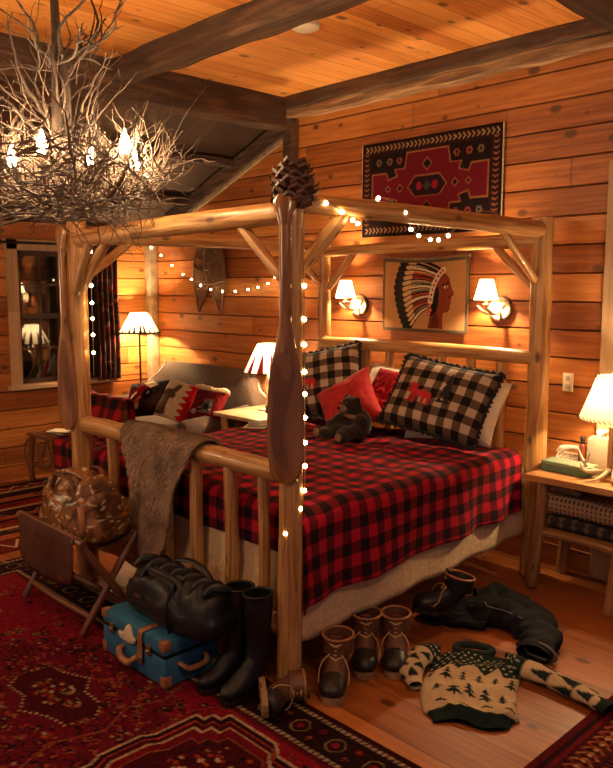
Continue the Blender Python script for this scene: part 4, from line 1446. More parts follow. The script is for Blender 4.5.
curve_tube(bm, [cc + V((.03, .03, 2.3)), cc + V((.045, .02, 2.6)), cc + V((.02, .0, 2.85))], [.016, .018, .01], 6, 8)
obj('stem', bm, M['twig_dark_shaded'], ch)
bm = bmesh.new(); lathe(bm, [(.06, ZC), (.058, ZC - .02), (.02, ZC - .035)], cc, 20); obj('ceiling_cup', bm, M['iron'], ch)
for (x, y, z) in flames:
    bm = bmesh.new(); d = V((x, y, 0)) - cc; d.z = 0
    curve_tube(bm, [cc + V((0, 0, 2.12)) + d * .15, cc + d * .7 + V((0, 0, 2.13)), V((x, y, z - .10)), V((x, y, z - .03))], [.009, .009, .009, .011], 5, 8)
    arm = obj('candle_arm', bm, M['bark_slice'], ch)
    bm = bmesh.new(); lathe(bm, [(.008, z - .042), (.018, z - .026), (.022, z - .006), (.018, z + .016), (.009, z + .040), (.002, z + .060)], (x, y, 0), 14)
    obj('candle_bulb', bm, M['flame_bulb'], arm)

# ------------------------------------------------------------------ sofa corner
sx0, sx1 = -4.28, -2.64
so = thing('sofa', 'dark grey-brown upholstered sofa against the far wall', 'sofa', ((sx0 + sx1) / 2, 1.8, 0))
bm = bmesh.new(); box(bm, ((sx0 + sx1) / 2, 1.76, .27), (sx1 - sx0, .84, .22), bev=.03); obj('frame', bm, M['sofa'], so)
# curved back
A = np.zeros((16, 60, 3))
prof = []
n_ = 60
ring = []
bm = bmesh.new()
rings = []
for i in range(n_):
    u = i / (n_ - 1)
    x = sx0 + (sx1 - sx0) * u
    e = min(u, 1 - u) * (sx1 - sx0)
    top = 1.03 - (.26 * max(0, 1 - e / .22) ** 2.2) + .015 * math.sin(u * PI)
    ring = []
    for q in range(14):
        a = 2 * PI * q / 14
        yy = 2.115 + .085 * math.copysign(abs(math.cos(a)) ** .6, math.cos(a)) + .05 * 0
        zz = (top + .30) / 2 + (top - .30) / 2 * math.copysign(abs(math.sin(a)) ** .55, math.sin(a))
        yy += .03 * (zz - .5)
        ring.append(bm.verts.new((x, yy, zz)))
    rings.append(ring)
for i in range(n_ - 1):
    for q in range(14):
        bm.faces.new((rings[i][q], rings[i][(q + 1) % 14], rings[i + 1][(q + 1) % 14], rings[i + 1][q]))
bm.faces.new(rings[0]); bm.faces.new(rings[-1])
obj('backrest', bm, M['sofa'], so)
for x in (sx0 + .09, sx1 - .07):
    bm = bmesh.new()
    tube(bm, [(x, 1.33, .60), (x, 1.37, .60), (x, 1.7, .62), (x, 2.02, .66)], [.085, .10, .10, .10], 18)
    box(bm, (x, 1.70, .42), (.15, .68, .36), bev=.03)
    obj('armrest', bm, M['sofa'], so)
for k in range(2):
    w = (sx1 - sx0 - .40) / 2
    bm = bmesh.new(); box(bm, (sx0 + .19 + w / 2 + k * (w + .02), 1.70, .445), (w, .66, .15), bev=.045); obj('seat_cushion', bm, M['sofa'], so)
for x in (sx0 + .08, sx1 - .08):
    for y in (1.40, 2.10):
        bm = bmesh.new(); lathe(bm, [(.022, 0), (.03, .17)], (x, y, 0), 12); obj('leg', bm, M['stick'], so)

def fox_can(n):
    c = Canvas(1, 1, n, n, hexc('2a211e'))
    c.poly([(0, .55), (.55, .95), (.75, .8), (.35, .45)], hexc('8f1c1c'))
    c.poly([(.45, .9), (.62, 1), (.85, .82), (.7, .7)], hexc('c9b48c'))
    c.poly([(.08, .3), (.5, .5), (.42, .2), (.2, .16)], hexc('b8563a'))
    c.poly([(.1, .22), (.45, .28), (.42, .12), (.2, .1)], hexc('d8cbb2'))
    c.ell(.62, .55, .12, .16, hexc('11100f')); c.ell(.64, .58, .05, .05, hexc('8c8676'))
    c.poly([(.6, .3), (.95, .6), (.95, .2), (.7, .1)], hexc('3d2b28'))
    return c.a
def bear_can(n):
    c = Canvas(1, 1, n, n, hexc('c9b592'))
    c.poly([(.02, .06), (.05, .62), (.2, .72), (.36, .72), (.44, .86), (.58, .9), (.62, .8), (.56, .7), (.5, .66), (.55, .56), (.5, .48), (.4, .5), (.38, .3), (.42, .08), (.3, .04)], hexc('5a4634'))
    c.poly([(.1, .1), (.14, .5), (.3, .6), (.3, .1)], hexc('7a6248'))
    c.rect(.92, 0, 1, 1, hexc('a41218'))
    for k in range(6):
        y = k / 6
        c.poly([(.93, y), (.93, y + 1 / 6), (.74, y + 1 / 12)], hexc('b3141b'))
    return c.a
def tass_can(n):
    c = Canvas(1, 1, n, n, hexc('6a1216'))
    c.poly([(.35, .2), (.8, .2), (.8, .7), (.5, .6)], hexc('5b5450'))
    for k in range(5):
        c.path([(0, .1 + .2 * k), (.5, .3 + .2 * k)], .05, hexc('2a1416'))
    c.ell(.25, .2, .1, .08, hexc('8f8878')); c.ell(.6, .4, .1, .1, hexc('2a2220'))
    return c.a
q = cushion('sofa_pillow', 'dark sofa pillow with a red and cream animal print at the left arm', .42, .36, .15, (M['woven_fine'], M['woven_fine']), fox_can, n=70, seed=41, back=hexc('2a211e'), group='sofa pillows')
place(q, (-3.74, 1.66, .735), (.25, -.75, .55), 10)
q = cushion('sofa_pillow', 'cream sofa pillow with a brown bear and red zigzag edge', .36, .37, .13, (M['woven_fine'], M['woven_fine']), bear_can, n=80, seed=44, back=hexc('b3141b'), group='sofa pillows')
place(q, (-3.22, 1.64, .775), (.22, -.8, .48), -10)
q = cushion('sofa_pillow', 'red and grey sofa pillow with cream tassels beside the side table', .33, .29, .12, (M['woven_fine'], M['woven_fine']), tass_can, n=60, seed=47, back=hexc('4a1014'), group='sofa pillows')
bm = bmesh.new()
rt = random.Random(4)
for k in range(90):
    x = -.17 + .34 * (k % 45) / 44
    p = V((x * .92, .132 - .01 * math.sin((x + .17) * 9), rt.uniform(-.02, .03)))
    curve_tube(bm, [p, p + V((rt.uniform(-.015, .015), rt.uniform(.01, .035), rt.uniform(.0, .03))), p + V((rt.uniform(-.03, .03), rt.uniform(-.005, .03), rt.uniform(.03, .06)))], [.006, .005, .004], 3, 5)
obj('tassels', bm, M['paper'], q)['kind'] = 'stuff'
place(q, (-2.80, 1.66, .775), (.2, -.8, .55), -4)
bm = bmesh.new(); curve_tube(bm, [(-3.72, 1.33, .632), (-3.80, 1.6, .80), (-3.90, 1.94, .985), (-3.95, 2.02, 1.075)], [.011, .009, .008, .006], 5, 8)
wk = thing('walking_stick', 'thin pale peeled stick leaning across the sofa', 'stick', (-3.72, 1.35, .6))
obj('shaft', bm, M['pale_stick'], wk)
bm = bmesh.new(); tube(bm, [(-3.69, 1.26, .588), (-3.72, 1.34, .640)], [.017, .015], 8); obj('handle', bm, M['leather_black'], wk)

# folded leaflet on the blanket
lf = thing('leaflet', 'small folded grey leaflet lying on the far side of the blanket', 'leaflet', (-1.62, 1.20, .81))
bm = bmesh.new(); box(bm, (-1.62, 1.20, .822), (.15, .20, .006), R(35)); obj('lower_page', bm, M['paper'], lf)
bm = bmesh.new(); box(bm, (-1.625, 1.205, .832), (.13, .17, .006), R(48)); obj('cover_page', bm, simple('leaflet_grey', (.18, .17, .18), .5, noise_s=40, noise_a=.8), lf)

# curtain and rod at the window
rod = thing('curtain_rod', 'dark iron curtain rod across the top of the window', 'curtain rod', (XW + .1, 1.2, 2.155))
bm = bmesh.new(); tube(bm, [(XW + .095, .66, 2.155), (XW + .095, 1.92, 2.155)], .011, 10); obj('pole', bm, M['iron'], rod)
for y in (.65, 1.93):
    bm = bmesh.new(); ell(bm, (XW + .095, y, 2.155), (.024, .024, .024), seg=12, ring=8); obj('finial', bm, M['iron'], rod)
for y in (.78, 1.84):
    bm = bmesh.new(); tube(bm, [(XW + .03, y, 2.155), (XW + .095, y, 2.15)], .008, 8); obj('bracket', bm, M['iron'], rod)
def curtain(label, y0, y1, zb):
    nx, nz = 70, 90
    c = Canvas(y1 - y0, 2.14 - zb, nx, nz, hexc('4a302c'))
    rr = random.Random(int(y0 * 100))
    for k in range(90):
        x, y = rr.uniform(0, y1 - y0), rr.uniform(0, 1.3)
        a = rr.uniform(0, 6)
        c.seg((x, y), (x + .04 * math.cos(a), y + .06 * math.sin(a)), .018, hexc(rr.choice(['7a2a2a', 'a04a3c', '5a5e50', '93806a', '201618', '8a2428'])))
    A = np.zeros((nz, nx, 3))
    for j in range(nz):
        v = j / (nz - 1)
        for i in range(nx):
            u = i / (nx - 1)
            A[j, i] = (XW + .095 + .030 * math.sin(u * 30 + .8 * math.sin(v * 4)) * (1 - .3 * v), y0 + (y1 - y0) * u + .015 * math.sin(v * 5) * (1 - v), zb + (2.165 - zb) * v)
    o = obj('curtain', grid_mesh('curtain', A, None, c.a), M['curtain']); solid(o, .005, 0)
    return tag(o, label, 'curtain')
curtain('dark patterned curtain panel hanging at the right of the window', 1.565, 1.82, .855)

# ------------------------------------------------------------------ rustic twig bench and throw
bx0, bx1, by0, by1, bz = -4.40, -3.30, .80, 1.20, .43
tb = thing('twig_bench', 'low dark rustic twig bench under the window', 'bench', ((bx0 + bx1) / 2, 1.0, 0))
bm = bmesh.new()
for k in range(6):
    y = by0 + .03 + (by1 - by0 - .06) * k / 5
    tube(bm, [(bx0, y, bz), ((bx0 + bx1) / 2, y, bz + .004), (bx1, y, bz)], .030, 10, flat=(1.1, .55))
obj('seat_slats', bm, M['stick'], tb)
for (x, y) in ((bx0 + .06, by0 + .03), (bx0 + .06, by1 - .03), (bx1 - .06, by0 + .03), (bx1 - .06, by1 - .03)):
    s = -1 if x < -3.7 else 1
    obj('leg', log((x + s * .05, y, 0), (x, y, bz + .02), .026, seed=int(abs(x * 9 + y * 50)), seg=10), M['stick'], tb)
for y in (by0 + .03, by1 - .03):
    bm = bmesh.new(); tube(bm, [(bx0 + .04, y, .15), (bx1 - .04, y, .15)], .015, 8); obj('stretcher', bm, M['stick'], tb)
    bm = bmesh.new()
    for k in range(4):
        xa = bx0 + .10 + (bx1 - bx0 - .2) * k / 4
        xb = xa + (bx1 - bx0 - .2) / 4
        curve_tube(bm, [(xa, y, .15), ((xa + xb) / 2 + .03, y, .28), (xb, y, bz - .03)], .009, 4, 6)
        curve_tube(bm, [(xb, y, .15), ((xa + xb) / 2 - .03, y, .28), (xa, y, bz - .03)], .009, 4, 6)
        curve_tube(bm, [(xa, y, bz - .03), ((xa + xb) / 2, y, .2), (xb, y, bz - .03)], .008, 5, 6)
    obj('twig_lattice', bm, M['stick'], tb)
bm = bmesh.new(); curve_tube(bm, [(bx0 + .05, by0, bz - .04), (bx0 - .03, by0, .33), (bx0 - .03, by0, .2), (bx0 + .02, by0, .13)], .011, 5, 7); obj('bent_twig', bm, M['stick'], tb)
# slanting end board of the bench that carries the throw
bm = bmesh.new(); box(bm, (-4.06, by1 - .02, .60), (.06, .05, .40), Matrix.Rotation(R(-18), 3, 'Y'), bev=.008); obj('back_post', bm, M['stick'], tb)
bm = bmesh.new(); box(bm, (-3.34, by1 - .02, .60), (.06, .05, .40), bev=.008); obj('back_post', bm, M['stick'], tb)
bm = bmesh.new(); box(bm, (-3.70, by1 - .02, .77), (.80, .045, .07), bev=.01); obj('back_rail', bm, M['stick'], tb)
# throw hanging over the bench end
def sheet(name, fn, nx, ny, mat, thick, uvs=1):
    A = np.zeros((ny, nx, 3)); U = np.zeros((ny, nx, 2))
    for j in range(ny):
        for i in range(nx):
            p, uv_ = fn(i / (nx - 1), j / (ny - 1))
            A[j, i] = p; U[j, i] = uv_
    o = obj(name, grid_mesh(name, A, U), mat)
    solid(o, thick, 0)
    return o
def throw_fn(u, v):
    # v 0: bottom of the back, 1: bottom of the front hanging towards the camera
    s = v * 1.35
    x = -4.08 + .36 * max(0, min(1, (s - .5) / .6)) + .80 * u + .02 * math.sin(v * 6) + .03 * noise.noise(V((u * 3, v * 4, 2)))
    top = .825
    y_top = by1 - .02
    rr = .05
    if s < .35: y, z = y_top + rr, top - rr - (.35 - s)
    elif s < .35 + rr * PI:
        a = (s - .35) / rr
        y, z = y_top + rr * math.cos(a), top - rr + rr * math.sin(a)
    else:
        d = s - .35 - rr * PI
        if d < .34: y, z = y_top - rr - d * .35, top - rr - d
        else:
            e = d - .34
            y, z = y_top - rr - .12 - min(e, .28) * .95, top - rr - .34 + .045 - max(0, e - .26) * 1.0
            z = max(z, .2)
    f = .022 * math.sin(u * 17 + 2 * math.sin(v * 3)) + .02 * noise.noise(V((u * 5, v * 5, 7)))
    return (x, y - f * .8, z + abs(f) * .5), (x * 1.0, s)
o = sheet('plaid_throw', throw_fn, 60, 90, M['throw'], .008)
tag(o, 'dark red plaid throw hanging over the twig bench behind the footboard', 'throw')
mg = thing('folded_papers', 'small stack of papers lying on the twig bench', 'papers', (-4.15, 1.02, .45))
for k in range(3):
    bm = bmesh.new(); box(bm, (-4.15, 1.02, .453 + .007 * k), (.22, .16, .006), R(10 + 14 * k)); obj('sheet', bm, M['paper'] if k != 1 else M['sil'], mg, False)
# ------------------------------------------------------------------ nightstand on the right
NX0, NX1, NY0, NY1 = .085, .80, 1.78, 2.235
ns = thing('nightstand', 'rustic log nightstand right of the bed', 'nightstand', (.44, 2.0, 0))
bm = bmesh.new()
for k in range(3):
    w = (NY1 - NY0) / 3
    box(bm, ((NX0 + NX1) / 2, NY0 + w * (k + .5), NT - .02), (NX1 - NX0, w - .002, .04), bev=.008)
obj('table_top', bm, plank_mat('table_board', (.30, .13, .045), (.46, .22, .08), (.58, .32, .13), 0, 1, 2, .9, seam=False, rough=.35), ns)
for s, (a, b) in enumerate((((.115, 1.845), (.165, 1.86)), ((.63, 1.775), (.66, 1.84)), ((.13, 2.19), (.17, 2.16)), ((.74, 2.19), (.71, 2.16)))):
    obj('leg', log((a[0], a[1], 0), (b[0], b[1], NT - .035), .036, .031, seed=90 + s, wob=.005), M['log_old'], ns)
for s, (a, b) in enumerate((((.14, 1.852, .335), (.645, 1.81, .345)), ((.15, 2.175, .335), (.73, 2.175, .335)), ((.14, 1.85, .30), (.15, 2.18, .30)), ((.645, 1.81, .30), (.725, 2.18, .30)))):
    obj('stretcher', log(a, b, .022 if s < 4 else .02, None, seed=100 + s, seg=10), M['log_old'], ns)
bm = bmesh.new()
for k in range(5): box(bm, (.42, 1.885 + .062 * k, .362), (.56, .055, .014), bev=.003)
obj('lower_shelf', bm, M['log_old'], ns)
# folded quilts on the lower shelf
def folded(name, label, x0, x1, y0, y1, z0, layers, lt, mat, cat):
    root = thing(name, label, cat, ((x0 + x1) / 2, (y0 + y1) / 2, z0))
    for k in range(layers):
        nx, ny = 30, 20
        bm = bmesh.new()
        rings = []
        nn = 26
        for i in range(nn + 1):
            u = i / nn
            x = x0 + (x1 - x0) * u
            ring = []
            for q in range(20):
                a = 2 * PI * q / 20
                hy = (y1 - y0) / 2 * (1 - .05 * k)
                e = min(1, .55 + 6 * min(u, 1 - u)) if min(u, 1 - u) < .08 else 1
                yy = (y0 + y1) / 2 + hy * math.copysign(abs(math.cos(a)) ** .35, math.cos(a)) * e
                zz = z0 + lt * (k + .5) + lt * .52 * math.copysign(abs(math.sin(a)) ** .7, math.sin(a)) * e + .014 * noise.noise(V((x * 7, yy * 5, k * 3))) * (1 if k == layers - 1 and math.sin(a) > 0 else .3)
                ring.append(bm.verts.new((x, yy, zz)))
            rings.append(ring)
        for i in range(nn):
            for q in range(20):
                bm.faces.new((rings[i][q], rings[i][(q + 1) % 20], rings[i + 1][(q + 1) % 20], rings[i + 1][q]))
        bm.faces.new(rings[0]); bm.faces.new(rings[-1])
        obj('folded_layer', bm, mat, root)
    return root
def dots_mat(name, base, dot, sc_):
    m, nt, nd, ln, b = mat_new(name)
    tc = N(nt, 'ShaderNodeTexCoord')
    mp = N(nt, 'ShaderNodeMapping'); mp.inputs['Scale'].default_value = (sc_, sc_, sc_); ln.new(tc.outputs['Object'], mp.inputs[0])
    fr = N(nt, 'ShaderNodeVectorMath', operation='FRACTION'); ln.new(mp.outputs[0], fr.inputs[0])
    sb = N(nt, 'ShaderNodeVectorMath', operation='SUBTRACT'); ln.new(fr.outputs[0], sb.inputs[0]); sb.inputs[1].default_value = (.5, .5, .5)
    sp = N(nt, 'ShaderNodeSeparateXYZ'); ln.new(sb.outputs[0], sp.inputs[0])
    d = mathn(nt, 'ADD', mathn(nt, 'ABSOLUTE', sp.outputs[0]), mathn(nt, 'MINIMUM', mathn(nt, 'ABSOLUTE', sp.outputs[1]), mathn(nt, 'ABSOLUTE', sp.outputs[2])))
    mr = N(nt, 'ShaderNodeMapRange'); ln.new(d, mr.inputs[0]); mr.inputs[1].default_value = .24; mr.inputs[2].default_value = .32; mr.inputs[3].default_value = 1; mr.inputs[4].default_value = 0
    ln.new(mixc(nt, mr.outputs[0], base, dot), b.inputs['Base Color']); b.inputs['Roughness'].default_value = .9
    return m
folded('quilt', 'dark quilt folded on the lower shelf of the nightstand, under the dotted one', .165, .63, 1.86, 2.13, .370, 1, .075, dots_mat('dark_quilt', (.022, .016, .018), (.11, .09, .08), 13), 'quilt')
folded('quilt', 'tan dotted quilt folded on top of the dark quilt on the nightstand shelf', .16, .625, 1.865, 2.12, .452, 1, .115, dots_mat('dotted_quilt', (.34, .23, .145), (.035, .028, .03), 38), 'quilt')
tb_ = thing('stuffed_dog', 'small tan soft toy lying on the quilts under the nightstand top', 'plush toy', (.27, 1.98, .575))
blobs('body', [((.27, 1.95, .60), (.07, .04, .030)), ((.20, 1.91, .605), (.035, .032, .028)), ((.175, 1.895, .595), (.022, .02, .016)), ((.33, 1.93, .59), (.045, .02, .018)), ((.205, 1.93, .62), (.014, .02, .02))], M['plush_tan'], tb_, .008, 3)

# things on the nightstand
gb = thing('storage_box', 'low green box with a pale lid on the nightstand', 'box', (.255, 1.99, NT))
rz = R(-4)
bm = bmesh.new(); box(bm, (.255, 1.985, NT + .022), (.285, .13, .042), rz, bev=.003); obj('box_body', bm, M['green_box'], gb)
bm = bmesh.new(); box(bm, (.255, 1.985, NT + .052), (.289, .134, .018), rz, bev=.004); obj('box_lid', bm, M['green_lid'], gb)
ph = thing('telephone', 'ivory desk telephone behind the green box', 'telephone', (.15, 2.14, NT))
bm = bmesh.new()
vs = box(bm, (0, 0, 0), (.15, .13, .05), None, bev=.01)
for v in bm.verts:
    if v.co.z > 0: v.co.z += v.co.y * .25
bmesh.ops.translate(bm, vec=(.185, 2.135, NT + .035), verts=bm.verts); obj('phone_body', bm, M['plastic_white'], ph)
bm = bmesh.new(); curve_tube(bm, [(.10, 2.15, NT + .075), (.125, 2.15, NT + .10), (.185, 2.16, NT + .112), (.245, 2.165, NT + .10), (.265, 2.165, NT + .075)], [.018, .02, .015, .02, .018], 5, 12); obj('handset', bm, M['plastic_white'], ph)
bm = bmesh.new()
for k in range(9): box(bm, (.155 + .03 * (k % 3), 2.08 + .025 * (k // 3), NT + .062 + .006 * (k // 3)), (.02, .015, .008))
obj('keypad', bm, M['ceramic'], ph)
bm = bmesh.new(); curve_tube(bm, [(.10, 2.14, NT + .065), (.105, 2.08, NT + .012), (.11, 1.98, NT + .006), (.125, 2.06, NT + .02), (.13, 2.1, NT + .03)], .004, 6, 6); obj('cord', bm, M['plastic_white'], ph)
bt = thing('bottle', 'small brown bottle with a dark cap on the nightstand', 'bottle', (.262, 2.105, NT))
bm = bmesh.new(); lathe(bm, [(.0, NT), (.022, NT), (.024, NT + .01), (.024, NT + .13), (.018, NT + .15), (.012, NT + .16)], (.275, 2.10, 0), 18); obj('glass_body', bm, M['bottle'], bt)
bm = bmesh.new(); lathe(bm, [(.0145, NT + .158), (.0145, NT + .195), (.012, NT + .20)], (.275, 2.10, 0), 16); obj('cap', bm, M['rubber'], bt)
tb2 = thing('tissue_box', 'cream tissue box beside the lamp on the nightstand', 'tissue box', (.34, 2.17, NT))
bm = bmesh.new(); box(bm, (.355, 2.155, NT + .10), (.115, .115, .20), R(12), bev=.006); obj('carton', bm, M['ceramic'], tb2)
bm = bmesh.new()
rt = random.Random(8)
for k in range(3):
    a = R(60 * k)
    pts = []
    curve_tube(bm, [(.355, 2.155, NT + .19), (.355 + .02 * math.cos(a), 2.155 + .02 * math.sin(a), NT + .225), (.355 + .05 * math.cos(a), 2.155 + .05 * math.sin(a), NT + .245)], [.010, .022, .004], 4, 8, flat=(1, .35))
obj('tissue', bm, M['white_cloth'], tb2)

# ------------------------------------------------------------------ rugs
def rug_obj(name, label, x0, y0, c, thick=.008, wave=.0):
    ny, nx = c.a.shape[:2]
    X, Y = np.meshgrid(np.linspace(x0, x0 + c.W, nx), np.linspace(y0, y0 + c.H, ny))
    Z = np.full_like(X, thick)
    A = np.stack([X, Y, Z], -1)
    o = obj(name, grid_mesh(name, A, None, c.a), M['rug_pile'])
    solid(o, thick - .001, -1)
    return tag(o, label, 'rug')
rr = random.Random(21)
c = Canvas(3.70, 1.97, 530, 283, hexc('400a12'))
FR, FR2, DKR, CR, ORG, GLD, NV = hexc('6e0f1d'), hexc('821524'), hexc('2a080d'), hexc('b99a78'), hexc('9c4526'), hexc('8a6a3c'), hexc('191018')
Wd, Hd = 3.70, 1.97
def motif(x, y, s, col, n=6):
    for k in range(n):
        a = 2 * PI * k / n
        c.ell(x + s * math.cos(a), y + s * math.sin(a), s * .45, s * .45, col)
    c.ell(x, y, s * .5, s * .5, rr.choice((ORG, GLD, NV)))
# border: guard stripes of slanting dashes with a dark flowered band between
c.rect(0, 0, Wd, Hd, hexc('350910'))
for (o_, i_) in ((.03, .052), (.215, .237)):
    for k in range(140):
        s = k * .027
        for hz in (True, False):
            if hz:
                if s > Wd - o_: continue
                for yb in (Hd - i_, o_):
                    c.poly([(s, yb), (s + .018, yb), (s + .024, yb + .022), (s + .006, yb + .022)], hexc('a8906f'))
            else:
                if s > Hd - o_: continue
                for xb in (o_, Wd - i_):
                    c.poly([(xb, s), (xb, s + .018), (xb + .022, s + .024), (xb + .022, s + .006)], hexc('a8906f'))
c.rect(.055, Hd - .212, Wd - .055, Hd - .055, hexc('240a10')); c.rect(.055, .055, .212, Hd - .055, hexc('240a10'))
for k in range(19):
    x = .16 + k * .195
    P = [(x + .042 * math.cos(R(22.5 + 45 * q)), Hd - .133 + .042 * math.sin(R(22.5 + 45 * q))) for q in range(8)]
    c.path(P, .007, GLD, True); c.ell(x, Hd - .133, .017, .017, rr.choice((FR2, ORG, NV)))
    motif(x + .097, Hd - .10, .012, FR2, 5); motif(x + .085, Hd - .17, .010, ORG, 4)
for k in range(9):
    y = .2 + k * .195
    P = [(.133 + .042 * math.cos(R(22.5 + 45 * q)), y + .042 * math.sin(R(22.5 + 45 * q))) for q in range(8)]
    c.path(P, .007, GLD, True); motif(.133, y + .097, .012, FR2, 5)
c.rect(.24, .24, Wd - .24, Hd - .24, hexc('5a0c18'))
c.rect(.262, .262, Wd - .262, Hd - .262, hexc('860f28'))
# scattered field ornaments
for k in range(900):
    x, y = rr.uniform(.28, Wd - .28), rr.uniform(.28, Hd - .28)
    col = rr.choice((DKR, DKR, DKR, NV, NV, hexc('5a2018'), hexc('8a3020'), ORG, hexc('7a5a40'), FR2))
    s = rr.uniform(.008, .03)
    t = rr.random()
    if t < .35: motif(x, y, s * .6, col, 5)
    elif t < .7:
        a = rr.uniform(0, PI); c.path([(x - s * math.cos(a), y - s * math.sin(a)), (x, y + s * .3), (x + s * math.cos(a), y + s * math.sin(a))], .009, col)
    else: c.poly([(x - s, y), (x, y + s * .6), (x + s, y), (x, y - s * .6)], col)
for k in range(150):
    x, y = rr.uniform(.30, Wd - .30), rr.uniform(.30, Hd - .30)
    s = rr.uniform(.025, .055)
    D = [(x + s * math.cos(R(45 * q + 22)) * (1 if q % 2 else .55), y + s * .8 * math.sin(R(45 * q + 22)) * (1 if q % 2 else .55)) for q in range(8)]
    c.poly(D, rr.choice((DKR, NV, hexc('4a0e18'), hexc('3a1a1c')))); c.path(D, .006, rr.choice((ORG, FR2, hexc('8a4a34'))), True)
    motif(x, y, s * .3, rr.choice((FR2, ORG, GLD, hexc('a02a30'))), 4)
for k in range(26):
    x, y = rr.uniform(.35, Wd - .35), rr.uniform(.35, Hd - .35)
    P = [(x, y)]
    a = rr.uniform(0, 6)
    for q in range(7):
        a += rr.uniform(-.9, .9); P.append((P[-1][0] + .05 * math.cos(a), P[-1][1] + .05 * math.sin(a)))
    c.path(P, .008, rr.choice((DKR, NV, hexc('8a3a28'))))
def stepped(cx, cy, w, h, wd_, col, fill=None, n=3):
    P = []
    for (sx, sy, rev) in ((1, 1, 0), (-1, 1, 1), (-1, -1, 0), (1, -1, 1)):
        q = [(w, h * .35), (w * .86, h * .35), (w * .86, h * .62), (w * .66, h * .62), (w * .66, h * .85), (w * .42, h * .85), (w * .42, h)]
        if rev: q = q[::-1]
        P += [(cx + sx * a, cy + sy * b) for a, b in q]
    if fill is not None: c.poly(P, fill)
    if wd_: c.path(P, wd_, col, True)
    return P
# dark compartment around the medallion
ox, oy = 2.45, 2.0
stepped(-.67 + ox, -.78 + oy, .62, .44, .012, hexc('6a3020'), hexc('680d22'))
c.a = c.a
P0 = [(-.953, -.80), (-.92, -.67), (-.80, -.64), (-.689, -.59), (-.60, -.66), (-.46, -.66), (-.379, -.736), (-.416, -.848), (-.53, -.87), (-.651, -.932), (-.75, -.87), (-.88, -.88)]
P0 = [(a + ox, b + oy) for a, b in P0]
c.poly(P0, hexc('4a0b15'))
for i in range(len(P0)):
    a, b = P0[i], P0[(i + 1) % len(P0)]
    d_ = math.hypot(b[0] - a[0], b[1] - a[1]); m_ = max(2, int(d_ / .024))
    for k in range(m_):
        c.ell(a[0] + (b[0] - a[0]) * k / m_, a[1] + (b[1] - a[1]) * k / m_, .007, .007, hexc('b59a78'))
for k in range(64):
    a, q = rr.uniform(0, 2 * PI), math.sqrt(rr.random())
    x, y = -.665 + ox + .17 * q * math.cos(a), -.76 + oy + .075 * q * math.sin(a)
    c.ell(x, y, .013, .009, rr.choice((GLD, CR, hexc('6b5a30'), ORG, NV, FR2)))
for k in range(620):
    a, q = rr.uniform(0, 2 * PI), rr.uniform(.50, 1.25)
    x, y = -.67 + ox + .56 * q * math.cos(a), -.78 + oy + .38 * q * math.sin(a)
    if c.inpoly(P0)[min(c.ny - 1, max(0, int(y / c.H * c.ny))), min(c.nx - 1, max(0, int(x / c.W * c.nx)))]: continue
    s_ = rr.uniform(.006, .02)
    if k % 3 == 0: motif(x, y, s_, rr.choice((DKR, NV, ORG, hexc('8a3a28'))), 5)
    elif k % 3 == 1: c.path([(x - s_ * 1.6, y), (x, y + s_), (x + s_ * 1.6, y - s_ * .4)], .008, rr.choice((DKR, NV, NV, hexc('a0482c'), hexc('7a2a30'))))
    else: c.ell(x, y, s_ * .7, s_ * .5, rr.choice((ORG, DKR, DKR, NV, hexc('a0806a'), hexc('b02a2a'))))
# nested cream brackets of the second compartment
def notched(cx, cy, w, h, s, wd_, col, fill):
    P = []
    for (sx, sy, rev) in ((1, 1, 0), (-1, 1, 1), (-1, -1, 0), (1, -1, 1)):
        q = [(w + s * .6, 0), (w + s * .6, h * .2), (w, h * .2 + s), (w, h - 2 * s), (w - s, h - 2 * s), (w - s, h - s), (w - 2 * s, h - s), (w - 2 * s, h), (w * .4, h), (w * .3, h - s)]
        if rev: q = q[::-1]
        P += [(cx + sx * a_, cy + sy * b_) for a_, b_ in q]
    c.poly(P, fill)
    if wd_: c.path(P, wd_, col, True)
bx_, by_ = .53 + ox, -.76 + oy
for (w, h, t_, col, fl_) in ((.64, .44, .012, CR, hexc('2c0a12')), (.605, .41, .009, hexc('a03a2a'), hexc('4c0b16')), (.57, .38, .011, CR, hexc('74101f')), (.52, .33, .008, hexc('8a4a34'), hexc('480b16'))):
    notched(bx_, by_, w, h, .05, t_, col, fl_)
for k in range(300):
    x, y = bx_ + rr.uniform(-.5, .5), by_ + rr.uniform(-.30, .30)
    c.ell(x, y, rr.uniform(.006, .018), rr.uniform(.005, .013), rr.choice((ORG, CR, FR2, FR2, NV, NV, GLD, hexc('a02a30'))))
for k in range(5):
    notched(bx_ - .36 + .18 * k, by_, .05, .10, .012, .007, rr.choice((CR, GLD, ORG)), rr.choice((NV, FR2, hexc('3c0a13'))))
P = [(-.36 + ox, -.30 + oy), (-.30 + ox, -.45 + oy), (-.36 + ox, -.6 + oy), (-.27 + ox, -.75 + oy), (-.34 + ox, -.95 + oy), (-.27 + ox, -1.1 + oy)]
c.path(P, .012, hexc('8a4030'))
stepped(-1.85 + ox, -1.0 + oy, .40, .42, .012, hexc('8a6a50'), hexc('3a0910'))
for k in range(120):
    a, q = rr.uniform(0, 2 * PI), rr.uniform(.1, 1)
    c.ell(-1.85 + ox + .33 * q * math.cos(a), -1.0 + oy + .33 * q * math.sin(a), rr.uniform(.006, .016), rr.uniform(.005, .012), rr.choice((ORG, CR, FR2, FR2, NV, GLD)))
rug_obj('persian_rug', 'large dark red oriental rug with a dotted medallion in the left foreground', -2.45, -2.0, c)

